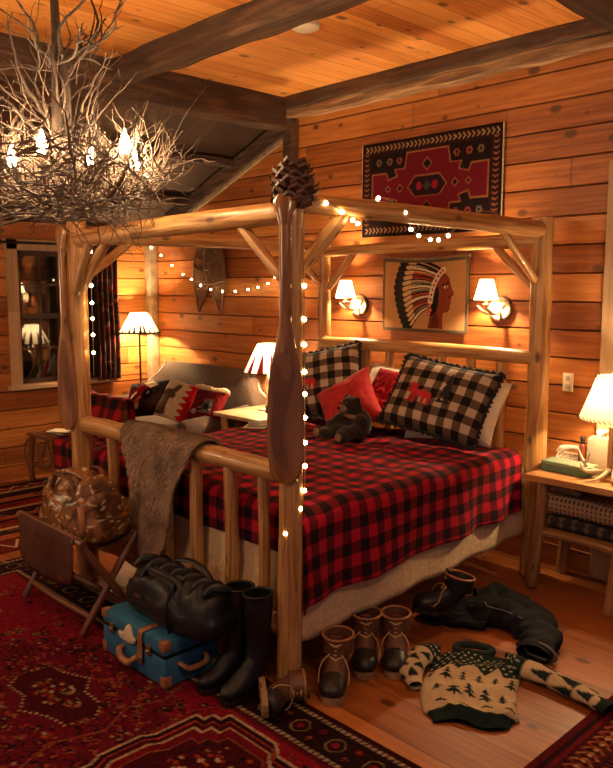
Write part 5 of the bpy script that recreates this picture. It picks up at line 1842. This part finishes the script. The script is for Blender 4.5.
c = Canvas(1.30, 1.62, 186, 232, hexc('6c0f1c'))
c.rect(0, 0, 1.3, 1.62, hexc('5a0a14'))
c.rect(.03, .03, 1.27, 1.59, hexc('2a090e'))
c.rect(.055, .055, 1.245, 1.565, hexc('6e0f18'))
c.rect(.075, .075, 1.225, 1.545, hexc('451012'))
for k in range(30):
    y = .11 + k * .05
    for xb, s in ((.135, 1), (1.165, -1)):
        col = rr.choice((hexc('a85a34'), hexc('b07a4c')))
        c.path([(xb - .04, y - .02), (xb, y + .018), (xb + .04, y - .02)], .010, col)
        c.path([(xb - .03, y + .018), (xb, y - .012), (xb + .03, y + .018)], .008, hexc('8e2a22'))
        c.ell(xb, y - .005, .010, .010, hexc('c29a6a')); c.ell(xb - .04, y + .02, .008, .008, hexc('93463a'))
for k in range(22):
    x = .2 + k * .045
    for yb in (.135, 1.485):
        c.path([(x - .02, yb - .04), (x + .018, yb), (x - .02, yb + .04)], .010, hexc('a85a34')); c.ell(x, yb, .010, .010, hexc('c29a6a'))
c.rect(.195, .195, 1.105, 1.425, hexc('2a090e'))
for k in range(46):
    for xb in (.21, 1.09): c.rect(xb - .008, .20 + k * .027, xb + .008, .212 + k * .027, hexc('8a2a26'))
c.rect(.225, .225, 1.075, 1.395, hexc('740c1c'))
for k in range(34):
    for q in range(24):
        x, y = .245 + .035 * q + (.0175 if k % 2 else 0), .245 + .034 * k
        if x < 1.06: c.ell(x, y, .0050, .0050, hexc('a5505a'))
rug_obj('runner_rug', 'bright red rug with an ornate gold border in the right foreground', 1.015, .03, c)

c = Canvas(1.72, 2.15, 172, 216, hexc('7e4a2c'))
bands = [(0, .08, '2a1614'), (.08, .2, 'a8342a'), (.2, .26, 'd0a878'), (.26, .4, '3a1c18'), (.4, .52, 'c06a40'), (.52, .58, '2a1614'), (.58, .72, '96281e'), (.72, .76, 'dcb080'), (.76, .92, '4a2420'),
         (.92, 1.0, 'b85a34'), (1.0, 1.05, '2a1614'), (1.05, 1.2, '8a2620'), (1.2, 1.25, 'd8ac74'), (1.25, 1.36, '35201c'), (1.36, 1.46, 'b45a32'), (1.46, 1.72, '701a1a')]
for a, b, col in bands: c.rect(a, 0, b, 2.15, hexc(col))
for k in range(15):
    y = k * .15
    for (xa, w_, c1, c2) in ((.06, .09, 'e0bc8c', '2a1614'), (1.50, .16, 'e0bc8c', '2a1412'), (.80, .10, '2a1614', 'd0a878')):
        c.poly([(xa, y), (xa + w_, y + .075), (xa, y + .15), (xa + .03, y + .15), (xa + w_ + .03, y + .075), (xa + .03, y)], hexc(c1))
        c.poly([(xa + .06, y), (xa + w_ + .06, y + .075), (xa + .06, y + .15), (xa + .075, y + .15), (xa + w_ + .075, y + .075), (xa + .075, y)], hexc(c2))
for k in range(60):
    x, y = rr.uniform(.1, 1.5), rr.uniform(0, 2.1)
    c.poly([(x, y), (x + .02, y + rr.uniform(.15, .4)), (x + .035, y)], hexc(rr.choice(('5a2a20', '8a4a30', '3a1a18'))))
rug_obj('woven_rug', 'brown and red zigzag woven rug under the twig bench', -4.33, -.75, c, .006)

# ------------------------------------------------------------------ luggage stool and canvas bag
stl = thing('folding_stool', 'folding wooden luggage stool with a brown leather sling seat', 'stool', (-1.42, -.23, 0))
xs0, xs1 = -1.74, -1.06
yA, yB, zt = -.42, -.065, .505
obj('top_rail', log((xs0 - .03, yA, zt), (xs1 + .03, yA, zt), .022, None, seed=201, seg=12), M['stick'], stl)
obj('top_rail', log((xs0 - .03, yB, zt), (xs1 + .03, yB, zt), .022, None, seed=202, seg=12), M['stick'], stl)
for s, x in enumerate((xs0 - .045, xs1 - .05)):
    obj('leg', log((x, -.405, .009), (x, yB, zt - .01), .019, None, seed=203 + s, seg=10), M['stick'], stl)
for s, x in enumerate((xs0 + .0, xs1 - .005)):
    obj('leg', log((x, -.085, .009), (x, yA, zt - .01), .019, None, seed=205 + s, seg=10), M['stick'], stl)
obj('stretcher', log((xs0 - .045, -.35, .085), (xs1 - .05, -.35, .085), .017, None, seed=207, seg=10), M['stick'], stl)
obj('stretcher', log((xs0, -.14, .085), (xs1 - .005, -.14, .085), .017, None, seed=208, seg=10), M['stick'], stl)
def sling_fn(u, v):
    x = xs0 + .02 + (xs1 - xs0 - .06) * u
    if v < .28:      # flap hanging outside the front rail
        t = 1 - v / .28
        return (x + .01 * math.sin(t * 3), yA - .026 - .012 * math.sin(u * 8) * t, zt + .01 - t * (.21 + .07 * math.sin(u * PI))), (u, v)
    t = (v - .28) / .72
    y = yA - .02 + (yB + .02 - yA + .02) * t
    z = zt + .024 - .085 * math.sin(t * PI) ** .8
    return (x, y, z), (u, v)
def simple_sheet(name, fn, nx, ny, mat, th, parent):
    A = np.zeros((ny, nx, 3)); U = np.zeros((ny, nx, 2))
    for j in range(ny):
        for i in range(nx):
            A[j, i], U[j, i] = fn(i / (nx - 1), j / (ny - 1))
    o = obj(name, grid_mesh(name, A, U), mat, parent); solid(o, th, 0)
    return o
simple_sheet('sling_seat', sling_fn, 30, 40, M['leather_sling'], .006, stl)

def bag_mat():
    m, nt, nd, ln, b = mat_new('bag_print')
    tc = N(nt, 'ShaderNodeTexCoord')
    nz = N(nt, 'ShaderNodeTexNoise', Scale=7.0, Detail=3.0, Distortion=1.2); ln.new(tc.outputs['Object'], nz.inputs['Vector'])
    rp = ramp(nt, [(.36, (.055, .02, .008)), (.46, (.15, .052, .014)), (.56, (.27, .105, .028)), (.66, (.06, .025, .010))], 'LINEAR')
    ln.new(nz.outputs[0], rp.inputs[0])
    vo = N(nt, 'ShaderNodeTexVoronoi', Scale=19.0); vo.feature = 'F1'
    mp = N(nt, 'ShaderNodeMapping'); mp.inputs['Scale'].default_value = (1, 1, 2.2); mp.inputs['Rotation'].default_value = (.4, .7, .2)
    nz2 = N(nt, 'ShaderNodeTexNoise', Scale=9.0, Detail=2.0); ln.new(tc.outputs['Object'], nz2.inputs['Vector'])
    mxv = mixc(nt, .12, tc.outputs['Object'], nz2.outputs['Color'])
    ln.new(mxv, mp.inputs[0]); ln.new(mp.outputs[0], vo.inputs['Vector'])
    mr = N(nt, 'ShaderNodeMapRange'); ln.new(vo.outputs['Distance'], mr.inputs[0]); mr.inputs[1].default_value = .24; mr.inputs[2].default_value = .34; mr.inputs[3].default_value = .85; mr.inputs[4].default_value = 0
    ln.new(mixc(nt, mr.outputs[0], rp.outputs[0], (.55, .40, .20)), b.inputs['Base Color'])
    b.inputs['Roughness'].default_value = .38
    bp = N(nt, 'ShaderNodeBump', Strength=.3, Distance=.01); ln.new(nz.outputs[0], bp.inputs['Height']); ln.new(bp.outputs[0], b.inputs['Normal'])
    return m
M['bag_print'] = bag_mat()
def soft_bag(bm, c, hx, hy, hz, ex=.5, crease=.02, top_pinch=.0, seed=0, nu=54, nv=34, rot=0):
    rings = []
    for j in range(1, nv):
        ph_ = -PI / 2 + PI * j / nv
        ring = []
        for i in range(nu):
            th = 2 * PI * i / nu
            cx_ = math.copysign(abs(math.cos(th)) ** ex, math.cos(th)) * abs(math.cos(ph_)) ** ex
            sy_ = math.copysign(abs(math.sin(th)) ** ex, math.sin(th)) * abs(math.cos(ph_)) ** ex
            sz_ = math.copysign(abs(math.sin(ph_)) ** ex, math.sin(ph_))
            tp_ = max(0, sz_)
            x = hx * cx_ * (1 - .10 * tp_)
            y = hy * sy_ * (1 - top_pinch * tp_ ** 1.5)
            z = hz * sz_
            n1 = noise.noise(V((x * 6 + seed, y * 6, z * 6))); n2 = noise.noise(V((x * 16 + seed, y * 4, z * 16)))
            k = 1 + crease * 3 * n1 + crease * 1.6 * n2
            x *= k; y *= k
            z = z * (1 + crease * 2.5 * n1) + (crease * 1.5 * n2 if sz_ > 0 else 0)
            p = V((x, y, z)); p.rotate(Matrix.Rotation(rot, 3, 'Z'))
            ring.append(bm.verts.new(V(c) + p))
        rings.append(ring)
    for j in range(len(rings) - 1):
        for i in range(nu):
            bm.faces.new((rings[j][i], rings[j][(i + 1) % nu], rings[j + 1][(i + 1) % nu], rings[j + 1][i]))
    bm.faces.new(rings[0]); bm.faces.new(rings[-1])
bg = thing('canvas_bag', 'brown leaf-print satchel sitting on the folding stool', 'bag', (-1.42, -.25, .46))
bc = V((-1.35, -.25, .60))
bm = bmesh.new(); soft_bag(bm, bc, .30, .165, .165, .66, .045, .35, 3); obj('body', bm, M['bag_print'], bg)
bm = bmesh.new()
curve_tube(bm, [bc + V((-.22, -.02, .12)), bc + V((-.1, -.03, .185)), bc + V((.06, -.02, .18)), bc + V((.2, -.02, .12))], [.02, .03, .028, .018], 5, 10, flat=(1, .6)); obj('gathered_top', bm, M['bag_print'], bg)
for y in (-.085, .07):
    bm = bmesh.new(); curve_tube(bm, [bc + V((-.14, y * 1.3, .09)), bc + V((-.12, y, .17)), bc + V((-.02, y * 1.5, .195)), bc + V((.08, y * 1.2, .17)), bc + V((.12, y * 1.3, .08))], .011, 5, 8, flat=(1.3, .6)); obj('handle', bm, M['leather_brown'], bg)
bm = bmesh.new(); curve_tube(bm, [bc + V((-.24, -.085, -.10)), bc + V((-.27, -.06, .0)), bc + V((-.20, -.115, .07)), bc + V((0, -.155, .06)), bc + V((.18, -.125, .03)), bc + V((.27, -.05, -.05))], .007, 5, 6); obj('piping', bm, M['leather_tan'], bg)
bm = bmesh.new(); curve_tube(bm, [bc + V((.21, -.125, .07)), bc + V((.245, -.135, .0)), bc + V((.23, -.14, -.08)), bc + V((.15, -.165, -.13))], .012, 5, 8, flat=(1.4, .5)); obj('strap', bm, M['leather_tan'], bg)

# ------------------------------------------------------------------ suitcase and black bag
sc0 = thing('suitcase', 'old blue suitcase with brown leather trim on the rug', 'suitcase', (-.637, -.25, .01))
cx, cy = -.637, -.252
bm = bmesh.new(); box(bm, (cx, cy, .076), (.535, .30, .135), bev=.018); obj('body', bm, M['suit_blue'], sc0)
bm = bmesh.new(); box(bm, (cx, cy, .186), (.537, .302, .065), bev=.018); obj('lid', bm, M['suit_blue'], sc0)
bm = bmesh.new(); box(bm, (cx, cy, .1485), (.529, .294, .012)); obj('seam', bm, M['leather_black'], sc0)
for sx in (-1, 1):
    for sy in (-1, 1):
        for (z, h) in ((.034, .055), (.198, .045)):
            bm = bmesh.new(); box(bm, (cx + sx * .2495, cy + sy * .132, z), (.046, .046, h), bev=.014); obj('corner_cap', bm, M['leather_tan'], sc0)
def handle(pts, r, nm='handle', par=sc0, mat='leather_tan'):
    bm = bmesh.new(); curve_tube(bm, pts, r, 6, 10, flat=(1.3, .75)); return obj(nm, bm, M[mat], par)
fy0 = cy - .152
handle([(cx - .075, fy0 + .004, .095), (cx - .07, fy0 - .025, .088), (cx - .04, fy0 - .034, .062), (cx + .02, fy0 - .034, .060), (cx + .055, fy0 - .025, .085), (cx + .06, fy0 + .004, .095)], .012)
ex = cx + .268
handle([(ex - .004, cy - .07, .105), (ex + .022, cy - .065, .10), (ex + .034, cy - .04, .082), (ex + .034, cy + .04, .082), (ex + .022, cy + .065, .10), (ex - .004, cy + .07, .105)], .010)
for x in (cx - .17, cx + .15):
    bm = bmesh.new(); box(bm, (x, fy0 - .004, .152), (.034, .010, .045), bev=.003); cl = obj('clasp', bm, M['brass'], sc0)
    bm = bmesh.new(); box(bm, (x, fy0 - .012, .142), (.020, .010, .020), bev=.003); obj('clasp_tab', bm, M['steel'], cl)
bm = bmesh.new()
xk = cx + .085
pts = [(xk, cy + .05, .2205), (xk, cy - .07, .221), (xk, fy0 + .012, .223), (xk, fy0 - .006, .206), (xk, fy0 - .008, .12), (xk + .004, fy0 - .012, .07)]
curve_tube(bm, pts, .016, 5, 8, flat=(1.2, .22)); obj('strap', bm, M['leather_tan'], sc0)
bm = bmesh.new(); box(bm, (xk + .002, fy0 - .014, .088), (.045, .006, .03), bev=.003); obj('strap_buckle', bm, M['steel'], sc0)
bm = bmesh.new()
A = []
soft_bag(bm, (cx - .035, fy0 - .004, .160), .075, .014, .030, .8, .05, 0, 5, 24, 14); obj('protruding_cloth', bm, M['paper'], sc0)['label'] = 'crumpled cream cloth poking out under the lid'

bb = thing('travel_bag', 'large soft black leather bag lying on the blue suitcase', 'bag', (-.53, -.22, .225))
bcx = V((-.515, -.205, .335))
bm = bmesh.new(); soft_bag(bm, bcx, .36, .148, .118, .62, .042, .25, 8, 64, 36); obj('body', bm, M['leather_black'], bb)
bm = bmesh.new()
for k in range(7):
    x = -.28 + k * .09
    curve_tube(bm, [bcx + V((x, -.07, .095)), bcx + V((x + .02, -.03, .125)), bcx + V((x + .05, .0, .128)), bcx + V((x + .07, .04, .11))], [.012, .022, .022, .012], 4, 8)
obj('gathered_top', bm, M['leather_black'], bb)
for y in (-.10, .06):
    bm = bmesh.new(); curve_tube(bm, [bcx + V((-.16, y * 1.25, .06)), bcx + V((-.13, y, .125)), bcx + V((.0, y * 1.2, .15)), bcx + V((.13, y, .125)), bcx + V((.16, y * 1.25, .05))], .012, 6, 8, flat=(1.2, .7)); obj('handle', bm, M['leather_black'], bb)
bm = bmesh.new(); curve_tube(bm, [bcx + V((.12, -.14, -.09)), bcx + V((.12, -.152, 0)), bcx + V((.11, -.13, .075)), bcx + V((.10, -.06, .12))], .012, 5, 8, flat=(1.6, .4)); obj('strap', bm, M['leather_black'], bb)
bm = bmesh.new(); box(bm, bcx + V((-.12, -.163, .015)), (.045, .006, .014), bev=.002); obj('tag', bm, M['leather_brown'], bb)

# ------------------------------------------------------------------ boots
def boot(name, label, H, mats, s=1.0, laces=True, tall=False, cat='boot', group=None, cuff=None):
    um, sm_, lm = mats
    root = thing(name, label, cat, (0, 0, 0), group)
    if tall:
        P = [(.192, .036), (.186, .042), (.165, .048), (.12, .058), (.075, .075), (.035, .10), (.008, .14), (.0, .20), (-.004, .28), (-.006, .36), (-.006, H)]
        FL = [(.012, .010), (.028, .022), (.040, .032), (.046, .042), (.043, .055), (.041, .064), (.041, .056), (.044, .050), (.052, .056), (.058, .064), (.058, .066)]
    else:
        P = [(.180, .036), (.175, .040), (.157, .045), (.122, .052), (.085, .062), (.052, .082), (.024, .105), (.006, .135), (-.004, .165), (-.004, (H + .165) / 2), (-.004, H)]
        FL = [(.018, .012), (.036, .026), (.048, .036), (.053, .043), (.050, .047), (.047, .052), (.046, .054), (.047, .054), (.051, .056), (.056, .062), (.064, .070)]
    pts = [V((x * s, 0, z * s)) for x, z in P]
    bm = bmesh.new()
    sp = smooth_pts(pts, 3)
    f2 = list(zip(lerp_list([a * s for a, b in FL], 3), lerp_list([b * s for a, b in FL], 3)))
    tube(bm, sp, [1] * len(sp), 20, flat=f2, ref=(0, 1, 0))
    # open the top: sink the last cap
    bm.faces.ensure_lookup_table()
    cap = [f for f in bm.faces if len(f.verts) > 4 and sum(v.co.z for v in f.verts) / len(f.verts) > H * s * .9]
    if cap:
        r_ = bmesh.ops.inset_region(bm, faces=cap, thickness=.006 * s)
        bmesh.ops.translate(bm, vec=(0, 0, -.07 * s), verts=list({v for f in cap if f.is_valid for v in f.verts}))
    obj('upper', bm, um, root)
    hw = .05 if not tall else .044
    fo = [(.200 if tall else .193, 0), (.196 if tall else .188, hw * .5), (.168, hw * .85), (.13, hw), (.07, hw * .86), (.02, hw * .78), (-.03, hw * .75), (-.052, hw * .45), (-.058, 0)]
    fo = fo + [(x, -y) for x, y in fo[-2:0:-1]]
    fo = [(x * s, y * s) for x, y in fo]
    bm = bmesh.new(); prism(bm, fo, .010 * s, .026 * s); prism(bm, [(x, y * .97) for x, y in fo if x < .035 * s], 0, .012 * s); prism(bm, [(x, y * .97) for x, y in fo if x > .055 * s], .001 * s, .012 * s)
    obj('sole', bm, sm_, root, False)
    if not tall:   # rubber foot shell
        bm = bmesh.new()
        sp2 = sp[:12]
        tube(bm, sp2, [1] * len(sp2), 20, flat=[(a + .003 * s, b + .003 * s) for a, b in f2[:12]], ref=(0, 1, 0))
        obj('toe_cap', bm, M['rubber'], root)
    # collar
    bm = bmesh.new()
    zt_ = H * s
    a_, b_ = FL[-1]
    tube(bm, [(-.004 * s + b_ * s * math.cos(2 * PI * k / 24), a_ * s * math.sin(2 * PI * k / 24), zt_ - .004) for k in range(25)], .006 * s, 7, cap=False)
    obj('collar', bm, cuff or um, root)
    if laces:
        bm = bmesh.new()
        n_ = 5
        for k in range(n_):
            z = (.105 + (H - .12) * k / n_) * s
            z2 = (.105 + (H - .12) * (k + .8) / n_) * s
            def fx(zz):
                zz = zz / s
                best = min(range(len(sp)), key=lambda i: abs(sp[i].z / s - zz) if sp[i].x / s < .1 else 9)
                return sp[best].x + f2[best][1] * .98 + .010 * s
            for sg in (-1, 1):
                tube(bm, [(fx(z) - .012 * s, sg * .026 * s, z), (fx((z + z2) / 2) + .002 * s, 0, (z + z2) / 2), (fx(z2) - .012 * s, -sg * .026 * s, z2)], .0042 * s, 6)
        for sg in (-1, 1):
            curve_tube(bm, [(.055 * s, sg * .02 * s, H * s * .72), (.085 * s, sg * .05 * s, H * s * .6), (.095 * s, sg * .062 * s, H * s * .4), (.115 * s, sg * .06 * s, H * s * .25)], .0028 * s, 5, 5)
        obj('laces', bm, lm, root)
        bm = bmesh.new(); curve_tube(bm, [(.060 * s, 0, .12 * s), (.054 * s, 0, .17 * s), (.062 * s, 0, (H + .015) * s)], [.02 * s, .026 * s, .026 * s], 4, 10, flat=(1, .25), ref=(0, 1, 0)); obj('tongue', bm, um, root)
    return root
BM = (M['leather_brown'], M['sole'], M['lace'])
b1 = boot('lace_up_boot', 'brown lace-up boot standing alone nearest the bed post', .215, BM, 1.08, cuff=M['leather_tan'], group='lace-up winter boots')
b1.location = (.105, .20, .001); b1.rotation_euler = (0, 0, math.atan2(-.80, .55))
b2 = dup(b1, (.045, .46, .001), (0, 0, math.atan2(-.78, .60)), 'left boot of the brown lace-up pair beside the bed skirt')
b3 = dup(b1, (.14, .56, .001), (0, 0, math.atan2(-.74, .60)), 'right boot of the brown lace-up pair, nearest the green sweater')
b4 = boot('lace_up_boot', 'brown lace-up boot tipped on its side at the foot of the bed post, sole showing', .20, BM, .98, cuff=M['leather_tan'], group='lace-up winter boots')
b4.matrix_world = Matrix.Translation((-.015, -.16, .062)) @ Matrix(((.8, 0, .6), (-.6, 0, .8), (0, -1, 0))).to_4x4()
b5 = boot('lace_up_boot', 'dark boot with a tan leather cuff lying on the black trousers', .205, (M['leather_black'], M['rubber'], M['lace']), 1.1, cuff=M['leather_tan'], group='lace-up winter boots')
b5.location = (.105, 1.05, .055); b5.rotation_euler = (R(0), R(-12), math.atan2(-.80, -.60))
TM = (M['leather_black'], M['rubber'], M['lace'])
t1 = boot('riding_boot', 'tall black boot standing beside the black bag', .43, TM, 1.03, laces=False, tall=True, group='tall black boots')
t1.location = (-.205, -.115, .009); t1.rotation_euler = (0, 0, R(-98))
t2 = dup(t1, (-.088, -.105, .009), (0, 0, R(-88)), 'tall black boot standing nearest the bed post')

# ------------------------------------------------------------------ sweater on the floor
P0 = V((.388, .850, 0)); dv = V((.526, -.851, 0)); ev = V((.851, .526, 0))
sw = thing('knit_sweater', 'cream and dark green tree-pattern sweater spread on the wooden floor', 'sweater', (.52, .66, 0))
GRN, CRE = hexc('1c2a27'), hexc('c7ae88')
def tree_at(c, x, y, h):
    for q in range(3):
        yb = y - h * (.15 + .28 * q); w = h * (.18 + .12 * q)
        c.poly([(x, yb + h * .3), (x - w, yb), (x + w, yb)], GRN)
    c.rect(x - h * .06, y - h * .85, x + h * .06, y - h * .6, GRN)
def body_canvas(nx, ny):
    c = Canvas(.42, .62, nx, ny, CRE)
    # coordinates: y measured up from the hem
    c.poly([(0, .62), (.42, .62), (.42, .40), (.37, .36), (.32, .42), (.27, .36), (.21, .42), (.15, .36), (.10, .42), (.05, .36), (0, .40)], GRN)
    for k in range(8):
        for q in range(13):
            x, y = .02 + .034 * q + (.017 if k % 2 else 0), .405 + .026 * k
            c.ell(x, y, .0065, .006, hexc('b9b08f'))
    c.rect(0, .55, .42, .62, GRN)
    for (row, h) in ((.345, .075), (.225, .10)):
        for q in range(6):
            tree_at(c, .035 + .072 * q + (.036 if row < .3 else 0), row, h * (1 if q % 2 else .8))
    for q in range(4): 
        x = .08 + q * .10
        c.path([(x - .02, .095), (x, .105), (x + .02, .09)], .010, GRN)
    c.rect(0, 0, .42, .06, GRN)
    return c
nx, ny = 90, 120
cb = body_canvas(nx, ny)
A = np.zeros((ny, nx, 3))
B = np.zeros((ny, nx, 3))
def hw_(v):
    K = [(0, .09), (.05, .135), (.14, .185), (.3, .205), (.6, .205), (.88, .195), (.93, .16), (1, .15)]
    for (a, wa), (b, wb) in zip(K[:-1], K[1:]):
        if a <= v <= b: return wa + (wb - wa) * (v - a) / (b - a)
for j in range(ny):
    v = 1 - j / (ny - 1)
    for i in range(nx):
        u = -1 + 2 * i / (nx - 1)
        p = P0 + dv * (.62 * v + .015 * math.sin(u * 4)) + ev * (hw_(v) * u + .012 * math.sin(v * 8))
        e = (1 - abs(u) ** 3) ** .5 * min(1, .25 + 8 * v) * min(1, .3 + 9 * (1 - v))
        wr = noise.noise(V((u * 2.2, v * 4, 1))) * .020 + noise.noise(V((u * 5, v * 9, 4))) * .012 + .008 * math.sin(v * 22 + u * 4)
        z = .006 + e * (.045 + wr)
        A[j, i] = (p.x, p.y, z); B[j, i] = (p.x, p.y, .003)
obj('body', grid_mesh('body', A, None, cb.a), M['woven_fine'], sw)
obj('back', grid_mesh('back', B[::6, ::6], None, np.zeros((len(range(0, ny, 6)), len(range(0, nx, 6)), 3)) + np.array(GRN)), M['woven_fine'], sw)
bm = bmesh.new()
ctr = P0 + dv * .012 + V((0, 0, .042))
tube(bm, [ctr + ev * (.088 * math.cos(2 * PI * k / 28)) - dv * (.030 * math.sin(2 * PI * k / 28) + .0) + V((0, 0, .008 * math.sin(2 * PI * k / 28))) for k in range(29)], .016, 9, cap=False, flat=(1, 1.2))
obj('collar', bm, M['wool_green'], sw)
def sleeve(name, path, rad, tn, cuff_end=True):
    sp = smooth_pts([V(p) for p in path], 10)
    rr_ = lerp_list(rad, 10)
    n = len(sp); m = 40
    A = np.zeros((n, m, 3)); C = np.zeros((n, m, 3))
    cv = Canvas(1, 1, m, n, CRE)
    Ln = sum((sp[i + 1] - sp[i]).length for i in range(n - 1))
    cv.rect(0, 0, 1, .28, GRN)
    for k in range(5):
        for q in range(8): cv.ell(.06 + .125 * q + (.06 if k % 2 else 0), .03 + .05 * k, .022, .012, hexc('b9b08f'))
    for k in range(4):
        for q in range(4):
            x, y = .125 + .25 * q + (.125 if k % 2 else 0), .40 + .15 * k
            cv.poly([(x, y - .06), (x - .09, y + .03), (x + .09, y + .03)], GRN); cv.poly([(x, y - .02), (x - .11, y + .07), (x + .11, y + .07)], GRN)
    if cuff_end: cv.rect(0, .86, 1, 1, GRN)
    for i in range(n):
        t = (sp[min(i + 1, n - 1)] - sp[max(i - 1, 0)]).normalized()
        s_ = V((0, 0, 1)).cross(t).normalized()
        for k in range(m):
            a = 2 * PI * k / m
            q = rr_[i] * (1 + .10 * noise.noise(V((math.cos(a) * 2, math.sin(a) * 2, i * .25))))
            p = sp[i] + s_ * (math.cos(a) * q) + V((0, 0, max(-sp[i].z + .003, math.sin(a) * q * .62)))
            A[i, k] = p
    return obj(name, grid_mesh(name, A, None, cv.a, True), M['woven_fine'], sw)
sh = P0 + dv * .11 + ev * .15
sleeve('sleeve', [(sh.x, sh.y, .035), (.61, .855, .035), (.74, .865, .033), (.90, .850, .032), (1.02, .825, .032), (1.08, .81, .03)], [.075, .066, .058, .052, .045, .040], None)
sl = P0 + dv * .10 - ev * .15
sleeve('sleeve', [(sl.x, sl.y, .035), (.262, .645, .038), (.268, .55, .04), (.315, .46, .04), (.40, .385, .032)], [.07, .066, .062, .056, .03], None, False)

# ------------------------------------------------------------------ black trousers on the floor
tr = thing('trousers', 'crumpled black trousers with a pale piping line lying on the floor by the bed', 'trousers', (.3, 1.25, 0))
def cloth_leg(name, path, rad, flat_, seed):
    sp = smooth_pts([V(p) for p in path], 8); rr_ = lerp_list(rad, 8)
    n = len(sp); m = 34
    A = np.zeros((n, m, 3))
    for i in range(n):
        t = (sp[min(i + 1, n - 1)] - sp[max(i - 1, 0)]).normalized()
        s_ = V((0, 0, 1)).cross(t).normalized()
        for k in range(m):
            a = 2 * PI * k / m
            q = rr_[i] * (1 + .30 * noise.noise(V((math.cos(a) * 1.6 + seed, math.sin(a) * 1.6, i * .22))) + .10 * math.sin(i * .9 + a * 2))
            A[i, k] = sp[i] + s_ * (math.cos(a) * q) + V((0, 0, max(-sp[i].z + .003, math.sin(a) * q * flat_)))
    o = obj(name, grid_mesh(name, A, None, None, True), M['trousers'], tr)
    return sp, rr_
cloth_leg('trouser_leg', [(.02, 1.10, .04), (.13, 1.20, .05), (.27, 1.27, .06), (.40, 1.27, .05), (.52, 1.22, .045), (.59, 1.11, .04), (.61, 1.00, .035)], [.08, .11, .12, .11, .095, .085, .08], .6, 1)
cloth_leg('trouser_leg', [(.10, 1.30, .05), (.19, 1.38, .06), (.33, 1.38, .05), (.46, 1.33, .05), (.55, 1.24, .04)], [.11, .12, .10, .085, .06], .65, 6)
cloth_leg('waistband', [(-.06, 1.04, .03), (.02, 1.06, .035), (.13, 1.10, .035), (.27, 1.14, .03)], [.05, .085, .08, .04], .5, 11)
bm = bmesh.new(); curve_tube(bm, [(.17, 1.14, .10), (.22, 1.19, .125), (.26, 1.16, .12), (.34, 1.185, .115), (.44, 1.20, .10)], .0035, 6, 6); obj('piping', bm, M['grey_band'], tr)
bm = bmesh.new()
tube(bm, [V((.622, 1.055, .036)) + V((.083 * math.cos(2 * PI * k / 30), 0, max(-.03, .042 * math.sin(2 * PI * k / 30)))) for k in range(31)], .007, 8, cap=False, flat=(1, 1)); obj('cuff_band', bm, M['grey_band'], tr)

# ------------------------------------------------------------------ light and camera
w = bpy.data.worlds.new('World'); SC.world = w
w.use_nodes = True
bgn = w.node_tree.nodes['Background']
bgn.inputs[0].default_value = (.25, .17, .20, 1)
bgn.inputs[1].default_value = .42

def lamp_light(name, kind, loc, energy, col, size=.1, rot=None):
    l = bpy.data.lights.new(name, kind)
    l.energy = energy; l.color = col
    if kind == 'AREA': l.shape = 'DISK'; l.size = size
    else: l.shadow_soft_size = size
    o = bpy.data.objects.new(name, l); COL.objects.link(o); o.location = loc
    if rot: o.rotation_euler = rot
    return o
lamp_light('fill_light', 'POINT', (1.9, -.7, 2.5), 34, (1, .67, .36), .22)  # added out-of-view fill, warm light from the right
lamp_light('fill_light', 'POINT', (-.5, -2.7, 2.1), 42, (1, .66, .38), .3)  # added unseen fill for the ceiling and left foreground

lamp_light('fill_light', 'POINT', (-3.1, -1.9, 1.7), 48, (1, .66, .34), .2)  # added unseen fill to brighten the window wall and bench
cam = bpy.data.cameras.new('camera')
co = bpy.data.objects.new('camera', cam); COL.objects.link(co)
co.location = (2.3665, -2.1745, 1.7676)
yaw, pit = -.8039, .1259
fw = V((math.sin(yaw) * math.cos(pit), math.cos(yaw) * math.cos(pit), -math.sin(pit)))
co.rotation_euler = fw.to_track_quat('-Z', 'Y').to_euler()
cam.sensor_fit = 'HORIZONTAL'; cam.sensor_width = 36
cam.lens = 772.65 / 613 * 36
cam.clip_start = .05
SC.camera = co
SC.view_settings.view_transform = 'Standard'
SC.view_settings.look = 'None'
SC.view_settings.gamma = 1
SC.view_settings.use_curve_mapping = False
SC.view_settings.exposure = 0.2
